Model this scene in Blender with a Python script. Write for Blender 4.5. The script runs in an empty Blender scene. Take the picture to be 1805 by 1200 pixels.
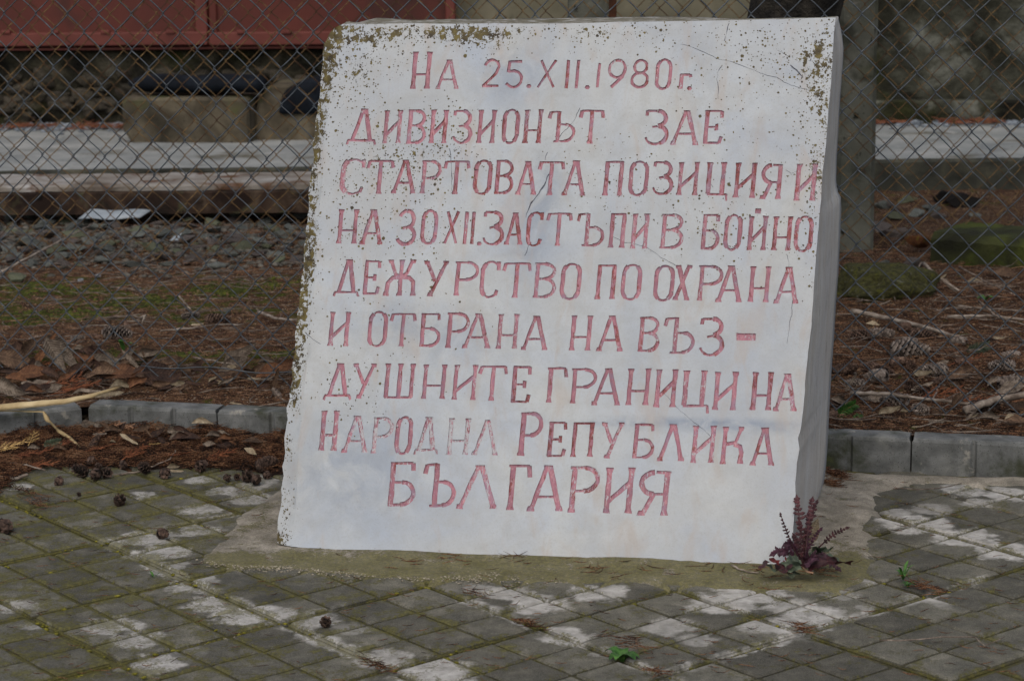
import bpy, math, random, bmesh
from mathutils import Vector, Matrix, noise, geometry
import numpy as np
random.seed(7); rng = np.random.default_rng(7)
SC = bpy.context.scene
COL = SC.collection

# ---------------------------------------------------------------- camera
IW, IH, FPX = 1805.0, 1200.0, 4026.0
PITCH, ROLL = math.radians(11.60), math.radians(0.72)
CAM = Vector((0, 0, 1.2))
FWD = Vector((0, math.cos(PITCH), -math.sin(PITCH)))
UP0 = Vector((0, math.sin(PITCH), math.cos(PITCH)))
RT0 = Vector((1, 0, 0))
# picture axes (the picture is rolled slightly)
RT = RT0 * math.cos(ROLL) - UP0 * math.sin(ROLL)
UPV = RT0 * math.sin(ROLL) + UP0 * math.cos(ROLL)
cd = bpy.data.cameras.new('camera'); cam = bpy.data.objects.new('camera', cd); COL.objects.link(cam)
m = Matrix((RT, UPV, -FWD)).transposed().to_4x4(); m.translation = CAM
cam.matrix_world = m
cd.sensor_fit = 'HORIZONTAL'; cd.sensor_width = 23.5; cd.lens = FPX / IW * 23.5
cd.clip_start = 0.05; cd.clip_end = 400
cd.dof.use_dof = True; cd.dof.focus_distance = 4.3; cd.dof.aperture_fstop = 6.3
SC.camera = cam
SC.cycles.use_denoising = True

# ---------------------------------------------------------------- light
SUN_EL, SUN_AZ = math.radians(52), math.radians(-168)     # azimuth from +y, clockwise: behind the camera, to its left
w = bpy.data.worlds.new('World'); SC.world = w; w.use_nodes = True
nt = w.node_tree; nt.nodes.clear()
sky = nt.nodes.new('ShaderNodeTexSky'); sky.sky_type = 'NISHITA'; sky.sun_disc = False
sky.sun_elevation = SUN_EL; sky.sun_rotation = SUN_AZ
sky.dust_density = 5.0; sky.air_density = 1.0; sky.ozone_density = 1.0
bg = nt.nodes.new('ShaderNodeBackground'); bg.inputs['Strength'].default_value = 0.10
wo = nt.nodes.new('ShaderNodeOutputWorld')
nt.links.new(sky.outputs[0], bg.inputs['Color']); nt.links.new(bg.outputs[0], wo.inputs['Surface'])
sd = bpy.data.lights.new('sun', 'SUN'); sd.energy = 1.3; sd.angle = math.radians(100); sd.color = (1, .96, .91)
sun = bpy.data.objects.new('sun', sd); COL.objects.link(sun)
sdir = Vector((math.sin(SUN_AZ) * math.cos(SUN_EL), math.cos(SUN_AZ) * math.cos(SUN_EL), math.sin(SUN_EL)))
sun.rotation_euler = sdir.to_track_quat('Z', 'Y').to_euler(); sun.location = sdir * 20
SC.view_settings.view_transform = 'Standard'; SC.view_settings.look = 'None'
SC.view_settings.exposure = 0.12; SC.view_settings.gamma = 1.0
SC.view_settings.use_curve_mapping = False

# ---------------------------------------------------------------- measuring helpers
def ray(px, py):
    return (FWD * FPX + RT * (px - IW / 2) + UPV * (IH / 2 - py)).normalized()
def on_z(px, py, z=0.0):
    d = ray(px, py); return CAM + d * ((z - CAM.z) / d.z)
def on_y(px, py, y):
    d = ray(px, py); return CAM + d * ((y - CAM.y) / d.y)
def on_plane(px, py, o, n):
    d = ray(px, py); return CAM + d * ((o - CAM).dot(n) / d.dot(n))
def pix(p):
    q = Vector(p) - CAM; f = q.dot(FWD)
    return IW / 2 + q.dot(RT) / f * FPX, IH / 2 - q.dot(UPV) / f * FPX
def nz(x, y, z=0.0): return noise.noise(Vector((x, y, z)))

# ---------------------------------------------------------------- scene helpers
def tag(o, label=None, cat=None, group=None, kind=None):
    if label: o['label'] = label
    if cat: o['category'] = cat
    if group: o['group'] = group
    if kind: o['kind'] = kind
    return o
def root(name, loc, label=None, cat=None, group=None, rz=0):
    o = bpy.data.objects.new(name, None); COL.objects.link(o); o.location = loc; o.rotation_euler.z = rz
    o.empty_display_size = .1
    return tag(o, label, cat, group)
def meshobj(name, me, mat=None, parent=None, loc=None):
    o = bpy.data.objects.new(name, me); COL.objects.link(o)
    if mat is not None and not me.materials: me.materials.append(mat)
    if parent: o.parent = parent
    if loc is not None: o.location = loc
    return o
def mk_mesh(name, verts, faces, smooth=False, mat=None):
    me = bpy.data.meshes.new(name); me.from_pydata([tuple(v) for v in verts], [], faces); me.update()
    if smooth: me.shade_smooth()
    if mat is not None: me.materials.append(mat)
    return me
def np_mesh(name, V, F, smooth=False, mat=None):
    """V (n,3), F (m,k) arrays"""
    V = np.asarray(V, dtype=np.float32); F = np.asarray(F, dtype=np.int32); k = F.shape[1]
    me = bpy.data.meshes.new(name); me.vertices.add(len(V)); me.vertices.foreach_set('co', V.ravel())
    me.loops.add(F.size); me.loops.foreach_set('vertex_index', F.ravel())
    me.polygons.add(len(F)); me.polygons.foreach_set('loop_start', np.arange(0, F.size, k, dtype=np.int32))
    me.polygons.foreach_set('loop_total', np.full(len(F), k, dtype=np.int32))
    me.update(calc_edges=True); me.validate()
    if smooth: me.shade_smooth()
    if mat is not None: me.materials.append(mat)
    return me
class MB:
    """collects shapes for one mesh"""
    def __init__(s): s.v = []; s.f = []
    def add(s, v, f):
        n = len(s.v); s.v += [tuple(p) for p in v]; s.f += [tuple(i + n for i in q) for q in f]; return s
    def box(s, c, size, rz=0, bev=0.0):
        bm = bmesh.new(); bmesh.ops.create_cube(bm, size=1)
        bmesh.ops.scale(bm, vec=size, verts=bm.verts)
        if bev: bmesh.ops.bevel(bm, geom=bm.edges[:], offset=bev, segments=1, affect='EDGES')
        bmesh.ops.rotate(bm, cent=(0, 0, 0), matrix=Matrix.Rotation(rz, 3, 'Z'), verts=bm.verts)
        bmesh.ops.translate(bm, vec=c, verts=bm.verts)
        bm.verts.index_update(); s.add([v.co[:] for v in bm.verts], [[v.index for v in f.verts] for f in bm.faces]); bm.free(); return s
    def tube(s, pts, r, n=6, cap=True):
        pts = [Vector(p) for p in pts]; rs = r if isinstance(r, (list, tuple)) else [r] * len(pts)
        vs = []; fs = []
        t0 = (pts[1] - pts[0]).normalized(); ref = Vector((0, 0, 1)) if abs(t0.z) < .9 else Vector((1, 0, 0))
        u = t0.cross(ref).normalized()
        for i, p in enumerate(pts):
            t = (pts[min(i + 1, len(pts) - 1)] - pts[max(i - 1, 0)])
            if t.length < 1e-9: t = t0
            t.normalize(); u = (u - t * u.dot(t)).normalized(); v = t.cross(u)
            for k in range(n):
                a = 2 * math.pi * k / n
                vs.append(p + (u * math.cos(a) + v * math.sin(a)) * rs[i])
        for i in range(len(pts) - 1):
            for k in range(n):
                a, b = i * n + k, i * n + (k + 1) % n
                fs.append((a, b, b + n, a + n))
        if cap:
            fs.append(tuple(range(n))[::-1]); fs.append(tuple(range((len(pts) - 1) * n, len(pts) * n)))
        return s.add(vs, fs)
    def mesh(s, name, mat=None, smooth=False): return mk_mesh(name, s.v, s.f, smooth, mat)

# ---------------------------------------------------------------- materials
def L(r, g, b, k=1.0):
    f = lambda c: ((c / 255 + .055) / 1.055) ** 2.4 if c > 10 else c / 255 / 12.92
    return (min(f(r) * k, .95), min(f(g) * k, .95), min(f(b) * k, .95), 1)
class G:
    def __init__(s, name):
        s.m = bpy.data.materials.new(name); s.m.use_nodes = True; s.t = s.m.node_tree; s.t.nodes.clear()
        s.out = s.t.nodes.new('ShaderNodeOutputMaterial'); s.b = s.t.nodes.new('ShaderNodeBsdfPrincipled')
        s.t.links.new(s.b.outputs[0], s.out.inputs[0])
    def put(s, sock, v):
        if hasattr(v, 'is_output'): s.t.links.new(v, sock)
        else: sock.default_value = v
    def math(s, op, a, b=0.0, c=0.0, clamp=False):
        n = s.t.nodes.new('ShaderNodeMath'); n.operation = op; n.use_clamp = clamp
        for i, v in enumerate((a, b, c)): s.put(n.inputs[i], v)
        return n.outputs[0]
    def vmath(s, op, a, b=None, scale=None):
        n = s.t.nodes.new('ShaderNodeVectorMath'); n.operation = op; s.put(n.inputs[0], a)
        if b is not None: s.put(n.inputs[1], b)
        if scale is not None: s.put(n.inputs['Scale'], scale)
        return n.outputs['Value'] if op in ('LENGTH', 'DISTANCE', 'DOT_PRODUCT') else n.outputs[0]
    def coord(s, which):
        if which == 'World': return s.t.nodes.new('ShaderNodeNewGeometry').outputs['Position']
        return s.t.nodes.new('ShaderNodeTexCoord').outputs[which]
    def noise(s, co, scale, detail=5, rough=.55, dist=0.0, color=False):
        n = s.t.nodes.new('ShaderNodeTexNoise'); s.put(n.inputs['Vector'], co); n.inputs['Scale'].default_value = scale
        n.inputs['Detail'].default_value = detail; n.inputs['Roughness'].default_value = rough; n.inputs['Distortion'].default_value = dist
        return n.outputs['Color' if color else 'Fac']
    def vor(s, co, scale, feature='F1', rnd=1.0):
        n = s.t.nodes.new('ShaderNodeTexVoronoi'); n.feature = feature; s.put(n.inputs['Vector'], co); n.inputs['Scale'].default_value = scale
        n.inputs['Randomness'].default_value = rnd
        return n
    def ramp(s, f, lo, hi, a=0.0, b=1.0):
        n = s.t.nodes.new('ShaderNodeMapRange'); n.interpolation_type = 'SMOOTHSTEP'
        s.put(n.inputs[0], f); s.put(n.inputs[1], lo); s.put(n.inputs[2], hi); s.put(n.inputs[3], a); s.put(n.inputs[4], b)
        return n.outputs[0]
    def stops(s, f, st):
        n = s.t.nodes.new('ShaderNodeValToRGB'); s.put(n.inputs[0], f); e = n.color_ramp.elements
        e[0].position, e[0].color = st[0]; e[1].position, e[1].color = st[-1]
        for p, c in st[1:-1]:
            x = e.new(p); x.color = c
        return n.outputs[0]
    def mix(s, f, a, b, mode='MIX'):
        n = s.t.nodes.new('ShaderNodeMix'); n.data_type = 'RGBA'; n.blend_type = mode
        s.put(n.inputs[0], f); s.put(n.inputs[6], a); s.put(n.inputs[7], b); return n.outputs[2]
    def attr(s, name):
        n = s.t.nodes.new('ShaderNodeAttribute'); n.attribute_name = name; return n.outputs['Fac']
    def info(s, which): return s.t.nodes.new('ShaderNodeObjectInfo').outputs[which]
    def sep(s, v):
        n = s.t.nodes.new('ShaderNodeSeparateXYZ'); s.put(n.inputs[0], v); return n.outputs
    def hsv(s, col, val):
        n = s.t.nodes.new('ShaderNodeHueSaturation'); s.put(n.inputs['Value'], val); s.put(n.inputs['Color'], col); return n.outputs[0]
    def bump(s, h, strength=.5, dist=.002, normal=None):
        n = s.t.nodes.new('ShaderNodeBump'); n.inputs['Strength'].default_value = strength; n.inputs['Distance'].default_value = dist
        s.put(n.inputs['Height'], h)
        if normal: s.put(n.inputs['Normal'], normal)
        return n.outputs[0]
    def done(s, col, rough=.9, normal=None, spec=.3, metal=0.0):
        s.put(s.b.inputs['Base Color'], col); s.put(s.b.inputs['Roughness'], rough)
        if normal: s.put(s.b.inputs['Normal'], normal)
        s.b.inputs['Specular IOR Level'].default_value = spec; s.b.inputs['Metallic'].default_value = metal
        return s.m
def gen(name, cols, scale=20, detail=6, rough=.9, bump=.5, bscale=60, bdist=.002, coord='Object', rand=0.0, over=(), spec=.25, metal=0.0, dist=.4, k=1.0):
    """noise ramp over cols, then overlays (colour, scale, lo, hi)"""
    g = G(name); co = g.coord(coord)
    if rand: co = g.vmath('ADD', co, g.vmath('SCALE', (7, 3, 5), scale=g.info('Random')))
    f = g.noise(co, scale, detail, .6, dist)
    sc_ = lambda c_: (min(c_[0] * k, .95), min(c_[1] * k, .95), min(c_[2] * k, .95), 1)
    cols = [sc_(x) for x in cols]; over = [(sc_(o_[0]),) + tuple(o_[1:]) for o_ in over]
    n = len(cols); lo, hi = .33, .67
    c = g.stops(f, [(lo + (hi - lo) * i / (n - 1), x) for i, x in enumerate(cols)])
    for (oc, sc, a, b) in over:
        c = g.mix(g.ramp(g.noise(co, sc, 5, .6, .3), a, b), c, oc)
    if rand:
        c = g.hsv(c, g.math('ADD', 1 - rand, g.math('MULTIPLY', g.info('Random'), 2 * rand)))
    nb = g.bump(g.noise(co, bscale, 6, .65), bump, bdist)
    return g.done(c, rough, nb, spec, metal)
# ================================================================= THE MARBLE STONE
ZB = 0.015
P1, P2 = on_z(515, 963, ZB), on_z(1392, 993, ZB)
FA = (P2 - P1); FA.z = 0; FA.normalize()
NH = Vector((-FA.y, FA.x, 0)); NH = NH if NH.y > 0 else -NH
LEAN = math.radians(17)
FB = NH * math.sin(LEAN) + Vector((0, 0, 1)) * math.cos(LEAN)
FN = FA.cross(FB).normalized(); FN = FN if FN.y < 0 else -FN          # out of the face, towards the viewer
def fab(px, py):
    q = on_plane(px, py, P1, FN) - P1
    return (q.dot(FA), q.dot(FB))
def fpt(a, b, d=0.0): return P1 + FA * a + FB * b + FN * d
MROOT = (P1 + P2) / 2 + NH * .22
left_px = [(486,957),(485,940),(489,905),(492,880),(491,862),(495,838),(494,821),(500,796),(498,770),(503,737),(502,718),(507,700),(513,660),(512,640),(517,620),(516,590),(521,565),(525,530),(526,497),(531,470),(533,450),(532,433),(537,417),(538,390),(542,367),(541,340),(546,300),(550,276),(549,250),(554,215),(558,177),(562,160),(563,135),(566,110),(566,90),(570,76),(577,60),(590,48),(603,43)]
top_px = [(620,42),(660,43),(720,41.5),(790,42.5),(860,41.5),(930,42),(1000,41.5),(1060,40),(1133,38.5),(1210,37.5),(1283,36),(1330,35),(1387,34),(1430,32.5),(1473,31.5)]
right_px = [(1470,60),(1467,110),(1465,145),(1461,183),(1458,233),(1454,270),(1450,300),(1447,353),(1443,400),(1440,430),(1437,470),(1434,508),(1430,574),(1427,600),(1424,622),(1420,665),(1417,712),(1411,759),(1406,772),(1409,791),(1405,816),(1403,838),(1402,870),(1400,902),(1397,952),(1392,985)]
bot_px = [(1391,994),(1340,996),(1270,995),(1200,993),(1100,990),(1000,987),(900,982),(800,978),(710,974),(620,970),(560,966),(515,963),(498,960)]
outline_px = left_px + top_px + right_px + bot_px
score_px = [(515,963),(520,900),(527,800),(534,715),(541,640),(548,560),(556,470),(562,380),(571,290),(578,200),(585,130),(589,85),(590,48)]

# ---- hand cut lettering: strokes in a unit box (x right, y up); s = thick stem, t = thin stroke, f = serif
def arc(cx, cy, rx, ry, a0, a1, n=9):
    return [(cx + rx * math.cos(math.radians(a0 + (a1 - a0) * i / n)), cy + ry * math.sin(math.radians(a0 + (a1 - a0) * i / n))) for i in range(n + 1)]
def O_(): # narrow rounded ring
    top = arc(.5, .74, .5, .26, 180, 0, 10); bot = arc(.5, .26, .5, .26, 0, -180, 10)
    return [('s', [(0, .74)] + top[:4], 1), ('t', top[3:8], 1), ('s', top[7:] + [(1, .26)] + bot[:4], 1), ('t', bot[3:8], 1), ('s', bot[7:] + [(0, .74)], 1)]
def bowl(x0, y0, y1, top=True):
    h = (y1 - y0); r = h / 2; cy = (y0 + y1) / 2
    return [('t', [(x0, y1), (.55, y1)] , 1), ('m', [(.55, y1)] + arc(.55, cy, .45, r, 90, -90, 8), 1), ('t', [(.55, y0), (x0, y0)], 1)]
GL = {
 'Н': [('s', [(0, 0), (0, 1)]), ('s', [(1, 0), (1, 1)]), ('t', [(0, .38), (1, .38)]), ('f', 0, 0), ('f', 0, 1), ('f', 1, 0), ('f', 1, 1)],
 'А': [('m', [(0, 0), (.47, 1)]), ('s', [(1, 0), (.56, 1)]), ('t', [(.2, .31), (.84, .31)]), ('f', 0, 0), ('f', 1, 0), ('F', .5, 1)],
 'а': [('m', [(0, 0), (.47, 1)]), ('m', [(1, 0), (.56, 1)]), ('f', 0, 0), ('f', 1, 0), ('f', .5, 1)],
 'Л': [('m', [(0, 0), (.47, 1)]), ('s', [(1, 0), (.56, 1)]), ('f', 0, 0), ('f', 1, 0), ('F', .5, 1)],
 'И': [('s', [(0, 0), (0, 1)]), ('s', [(1, 0), (1, 1)]), ('m', [(.05, .25), (.95, .68)]), ('f', 0, 0), ('f', 0, 1), ('f', 1, 0), ('f', 1, 1)],
 'П': [('s', [(0, 0), (0, 1)]), ('s', [(1, 0), (1, 1)]), ('t', [(-.1, .98), (1.12, .98)]), ('f', 0, 0), ('f', 1, 0)],
 'Д': [('m', [(.17, .13), (.5, 1)]), ('s', [(.82, .13), (.58, 1)]), ('t', [(0, .12), (1, .12)]), ('t', [(.02, .12), (-.02, 0)]), ('t', [(.98, .12), (1.03, 0)]), ('F', .53, 1)],
 'Ш': [('s', [(0, .02), (0, 1)]), ('s', [(.5, .02), (.5, 1)]), ('s', [(1, .02), (1, 1)]), ('t', [(-.05, .02), (1.04, .02)]), ('f', 0, 1), ('f', .5, 1), ('f', 1, 1)],
 'Ц': [('s', [(0, .12), (0, 1)]), ('s', [(.74, .12), (.74, 1)]), ('t', [(-.05, .11), (1, .11)]), ('t', [(.98, .12), (1.02, -.08)]), ('f', 0, 1), ('f', .74, 1)],
 'Х': [('s', [(.1, 1), (.9, 0)]), ('m', [(.92, 1), (.05, 0)]), ('f', .08, 1), ('f', .94, 1), ('f', .05, 0), ('f', .92, 0)],
 'x': [('m', [(.08, 1), (.95, 0)]), ('m', [(.98, 1), (0, 0)])],
 'I': [('s', [(.5, 0), (.5, 1)])],
 'г': [('s', [(.12, 0), (.12, 1)]), ('t', [(.0, .95), (.85, .95)]), ('m', [(.85, .97), (.95, .78)])],
 'Г': [('s', [(.2, 0), (.2, 1)]), ('t', [(0, .98), (.95, .98)]), ('m', [(.93, .98), (1, .72)]), ('f', .2, 0)],
 'Т': [('s', [(.5, 0), (.5, 1)]), ('t', [(.04, .97), (.96, .97)]), ('m', [(.06, .98), (0, .76)]), ('m', [(.94, .98), (1, .76)]), ('f', .5, 0)],
 'У': [('m', [(.08, 1), (.5, .42)]), ('m', [(.94, 1), (.33, 0)]), ('f', .08, 1), ('f', .92, 1), ('f', .33, 0)],
 'Ж': [('s', [(.5, 0), (.5, 1)]), ('m', [(.1, 1), (.3, .6), (.5, .52)]), ('m', [(.9, 1), (.72, .62), (.5, .52)]), ('s', [(.0, 0), (.04, .35), (.2, .5), (.5, .52)]), ('s', [(1, 0), (.98, .38), (.82, .5), (.5, .52)]), ('f', .1, 1), ('f', .5, 1), ('f', .92, 1), ('f', 0, 0), ('f', .5, 0), ('f', 1, 0)],
 'К': [('s', [(.05, 0), (.05, 1)]), ('m', [(.88, 1), (.62, .58), (.1, .52)]), ('s', [(.55, .53), (.85, .47), (.95, .3), (.9, 0)]), ('f', .05, 0), ('f', .05, 1), ('f', .85, 1), ('f', .95, 0)],
 'Е': [('s', [(.1, 0), (.1, 1)]), ('t', [(0, .98), (.9, .98)]), ('m', [(.9, .99), (.93, .78)]), ('t', [(.1, .5), (.68, .5)]), ('m', [(.68, .6), (.68, .4)]), ('t', [(0, .02), (.88, .02)]), ('m', [(.88, .02), (.98, .22)])],
 'С': [('s', arc(.5, .72, .5, .28, 125, 180, 5) + arc(.5, .28, .5, .28, 180, 235, 5)), ('t', arc(.5, .72, .5, .28, 125, 62, 6) + [(.92, .9)]), ('m', [(.93, 1), (.96, .76)]), ('t', arc(.5, .28, .5, .28, 235, 300, 6) + [(.88, .08)]), ('m', [(.86, .05), (.95, .2)])],
 'О': O_(), '0': O_(),
 'Р': [('s', [(.1, 0), (.1, 1)]), ('f', .1, 0), ('t', [(-.05, .98), (.55, .98)]), ('m', arc(.5, .72, .5, .26, 90, -90, 9)), ('t', [(.55, .46), (.1, .46)])],
 'Я': [('s', [(.9, 0), (.9, 1)]), ('f', .9, 0), ('t', [(1.03, .97), (.5, .97)]), ('s', arc(.45, .72, .45, .25, 90, 270, 9)), ('t', [(.45, .47), (.9, .47)]), ('m', [(.45, .46), (.1, 0)]), ('f', .06, 0)],
 'В': [('s', [(.1, 0), (.1, 1)]), ('t', [(-.05, .98), (.5, .98)]), ('m', arc(.46, .76, .48, .22, 90, -90, 8)), ('t', [(.46, .54), (.1, .54)]), ('m', arc(.5, .28, .5, .26, 90, -90, 8)), ('t', [(.5, .02), (-.05, .02)])],
 'Б': [('s', [(.1, 0), (.1, 1)]), ('t', [(-.02, .98), (.9, .98)]), ('m', [(.9, .98), (.94, .80)]), ('t', [(.1, .54), (.5, .54)]), ('m', arc(.5, .28, .5, .26, 90, -90, 9)), ('t', [(.5, .02), (.0, .02)])],
 'Ъ': [('s', [(.38, 0), (.38, 1)]), ('t', [(.38, .98), (.04, .96)]), ('m', [(.05, .97), (0, .76)]), ('t', [(.38, .57), (.66, .57)]), ('m', arc(.64, .3, .36, .27, 90, -90, 9)), ('t', [(.64, .02), (.22, .02)])],
 'З': [('m', [(.02, .84), (.04, .99)]), ('t', [(.04, .98), (.5, .98)]), ('s', arc(.5, .76, .4, .22, 90, -80, 8)), ('t', [(.56, .53), (.3, .5)]), ('s', arc(.5, .27, .5, .27, 80, -70, 9)), ('t', arc(.5, .27, .5, .27, -70, -140, 4) + [(.02, .2)])],
 '3': [('m', arc(.5, .74, .4, .26, 160, 90, 4)), ('s', arc(.5, .74, .4, .26, 90, -75, 8)), ('t', [(.6, .5), (.3, .47)]), ('s', arc(.5, .25, .5, .27, 75, -90, 9)), ('s', arc(.5, .25, .5, .27, -90, -160, 4))],
 '2': [('m', arc(.5, .7, .44, .3, 165, 10, 9) + [(.8, .5), (.08, .04)]), ('m', [(0, .03), (1, .03)])],
 '5': [('m', [(.95, .97), (.16, .97)]), ('s', [(.16, 1), (.1, .55)]), ('m', [(.1, .58), (.5, .62)] + arc(.5, .3, .5, .31, 80, -130, 10) + [(.0, .14)])],
 '1': [('m', [(.5, 0), (.55, .68), (.75, .95)])],
 '9': [('m', arc(.5, .68, .5, .32, 0, 360, 16)), ('s', [(1, .68), (.85, .38), (.2, 0)])],
 '8': [('m', arc(.5, .76, .4, .24, 0, 360, 14)), ('m', arc(.5, .27, .5, .27, 0, 360, 14))],
 '.': [('d', .5, .5)],
 '-': [('s', [(0, .5), (1, .4)])],
}
MID = 'ОСЗРЯЕБВЪГ2593801'; TOPM = 'ТУ'
ZOOM = {'A': (560, 60, 3.872), 'B': (1010, 60, 3.872), 'C': (560, 350, 3.924), 'D': (1010, 350, 3.924), 'E': (540, 620, 3.872), 'F': (960, 620, 3.872)}
# zoom sheet, letter, left, right, top, bottom
TEXT = [
 "A Н 630 765 120 378|A А 805 960 175 378|A 2 1122 1250 172 366|A 5 1282 1402 178 368|A . 1430 1450 348 366|A x 1492 1622 175 370|A I 1680 1712 172 378|A I 1748 1780 172 378|B . 88 106 356 373|B 1 160 186 185 372|B 9 237 363 174 370|B 8 397 521 174 370|B 0 565 672 170 380|B г 720 808 270 378|B . 784 804 363 380",
 "A Д 183 405 508 762|A И 440 565 518 748|A В 606 742 514 754|A И 756 878 516 748|A З 918 1058 516 750|A И 1082 1206 518 748|A О 1262 1374 512 752|A Н 1396 1524 514 750|A Ъ 1568 1762 520 746|B Т 45 222 512 754|B З 485 656 514 760|B А 664 852 518 760|B Е 888 1030 516 756",
 "A С 160 326 850 1098|A Т 338 530 854 1095|A А 500 664 856 1090|A Р 700 842 858 1090|A Т 862 1047 858 1096|A О 1067 1188 858 1098|A В 1206 1340 858 1096|A А 1348 1490 866 1100|A Т 1510 1694 864 1104|B А -78 82 862 1106|B П 200 335 864 1106|B О 384 514 865 1108|B З 540 686 866 1100|B И 706 848 872 1104|B Ц 897 1065 872 1130|B И 1092 1240 876 1120|B Я 1284 1432 882 1130|B И 1506 1652 882 1140",
 "C Н 128 268 72 314|C А 288 448 72 320|C 3 542 684 78 318|C 0 717 828 78 318|C x 866 970 82 318|C I 998 1032 84 322|C I 1048 1080 84 320|C . 1108 1126 303 320|C З 1137 1290 84 324|C А 1288 1414 94 322|C С 1447 1560 90 332|C Т 1584 1768 92 330|D Ъ 20 220 95 336|D П 240 356 97 344|D И 394 514 102 348|D В 602 768 104 350|D Б 885 1016 104 358|D О 1047 1166 108 360|D И 1200 1332 118 360|D - 1255 1302 75 97|D Н 1370 1504 120 362|D О 1534 1658 118 370",
 "C Д 95 292 418 684|C Е 312 440 424 668|C Ж 452 676 420 674|C У 726 922 428 678|C Р 942 1112 430 674|C С 1127 1262 430 688|C Т 1282 1486 436 688|C В 1492 1652 440 690|D О -84 54 446 702|D П 150 288 452 698|D О 337 472 452 704|D О 562 698 460 712|D Х 684 812 456 706|D Р 860 1036 458 708|D А 985 1166 460 718|D Н 1208 1352 466 718|D А 1388 1558 470 728",
 "C И 68 212 780 1022|C О 350 480 778 1026|C Т 504 690 786 1024|C Б 702 854 788 1028|C Р 886 1048 784 1036|C А 998 1192 792 1038|C Н 1232 1378 796 1040|C А 1404 1586 808 1050|D Н -28 120 806 1052|D А 160 342 806 1058|D В 450 602 814 1064|D Ъ 622 846 814 1078|D З 870 1048 820 1090|D - 1124 1266 938 972",
 "E Д 103 313 76 334|E У 310 492 76 320|E Ш 522 728 78 322|E Н 782 944 84 322|E И 990 1154 86 330|E Т 1180 1382 88 334|E Е 1395 1540 92 352|F Г 0 155 102 348|F Р 175 354 108 354|F А 318 514 108 366|F Н 552 708 110 366|F И 742 892 116 380|F Ц 927 1130 122 405|F И 1142 1304 134 400|F Н 1400 1544 136 400|F А 1558 1718 144 406",
 "E Н 80 208 398 676|E А 238 418 434 690|E Р 445 590 442 694|E О 609 722 438 702|E Д 720 905 442 706|E Н 954 1104 450 704|E а 1130 1304 462 706|E Р 1448 1612 406 712|F Е 17 156 472 720|F П 175 326 476 718|F У 382 556 478 728|F Б 599 752 486 732|F Л 766 950 490 748|F И 994 1154 500 758|F К 1190 1362 508 766|F А 1400 1564 514 778",
 "E Б 555 750 744 1056|E Ъ 792 1026 752 1064|E Л 1022 1300 768 1074|E Г 1358 1535 762 1082|E А 1506 1748 770 1090|F Р 162 372 774 1098|F И 396 594 786 1104|F Я 644 860 804 1118",
]
FADE = {7: {0: .45, 1: .62, 2: .72, 3: .3, 4: .72, 5: .85, 6: .7, 7: .1, 10: .45}}
RED = {7: {8: .8, 9: .9, 10: .6}, 3: {0: .45, 1: .5, 4: .6, 5: .6, 6: .6, 8: .6, 9: .7, 10: .9, 12: .3, 17: .3, 18: .4, 20: .7, 21: .7}, 2: {3: .4, 4: .6, 5: .6, 6: .7, 7: .5, 10: .3, 12: .5, 13: .6, 14: .6, 15: .7}, 1: {6: .4, 7: .7, 8: .5}}
SL = .082
letters = []        # (line, index, char, [polygons in (a,b)])
def jit(p):
    return (p[0] + .0011 * nz(p[0] * 160, p[1] * 160, 3) + .0008 * nz(p[0] * 420, p[1] * 420, 9), p[1] + .0011 * nz(p[0] * 160, p[1] * 160, 17) + .0008 * nz(p[0] * 420, p[1] * 420, 23))
def stroke_polys(pts, w0, w1=None):
    out = []; w1 = w1 or w0
    P = [Vector(p) for p in pts]
    # subdivide
    Q = [P[0]]
    for a, b in zip(P, P[1:]):
        n = max(1, int((b - a).length / .011))
        Q += [a + (b - a) * (i / n) for i in range(1, n + 1)]
    for i in range(len(Q) - 1):
        a, b = Q[i], Q[i + 1]; t = (b - a)
        if t.length < 1e-6: continue
        t.normalize(); nrm = Vector((-t.y, t.x))
        na = nrm; nb = nrm
        if i > 0 and (Q[i] - Q[i - 1]).length > 1e-6:
            t0 = (Q[i] - Q[i - 1]).normalized(); v = (t0 + t)
            if v.length > .5: v.normalize(); na = Vector((-v.y, v.x))
        if i < len(Q) - 2 and (Q[i + 2] - Q[i + 1]).length > 1e-6:
            t2 = (Q[i + 2] - Q[i + 1]).normalized(); v = (t2 + t)
            if v.length > .5: v.normalize(); nb = Vector((-v.y, v.x))
        out.append([jit(a + na * w0 / 2), jit(a - na * w0 / 2), jit(b - nb * w0 / 2), jit(b + nb * w0 / 2)])
    return out
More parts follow.
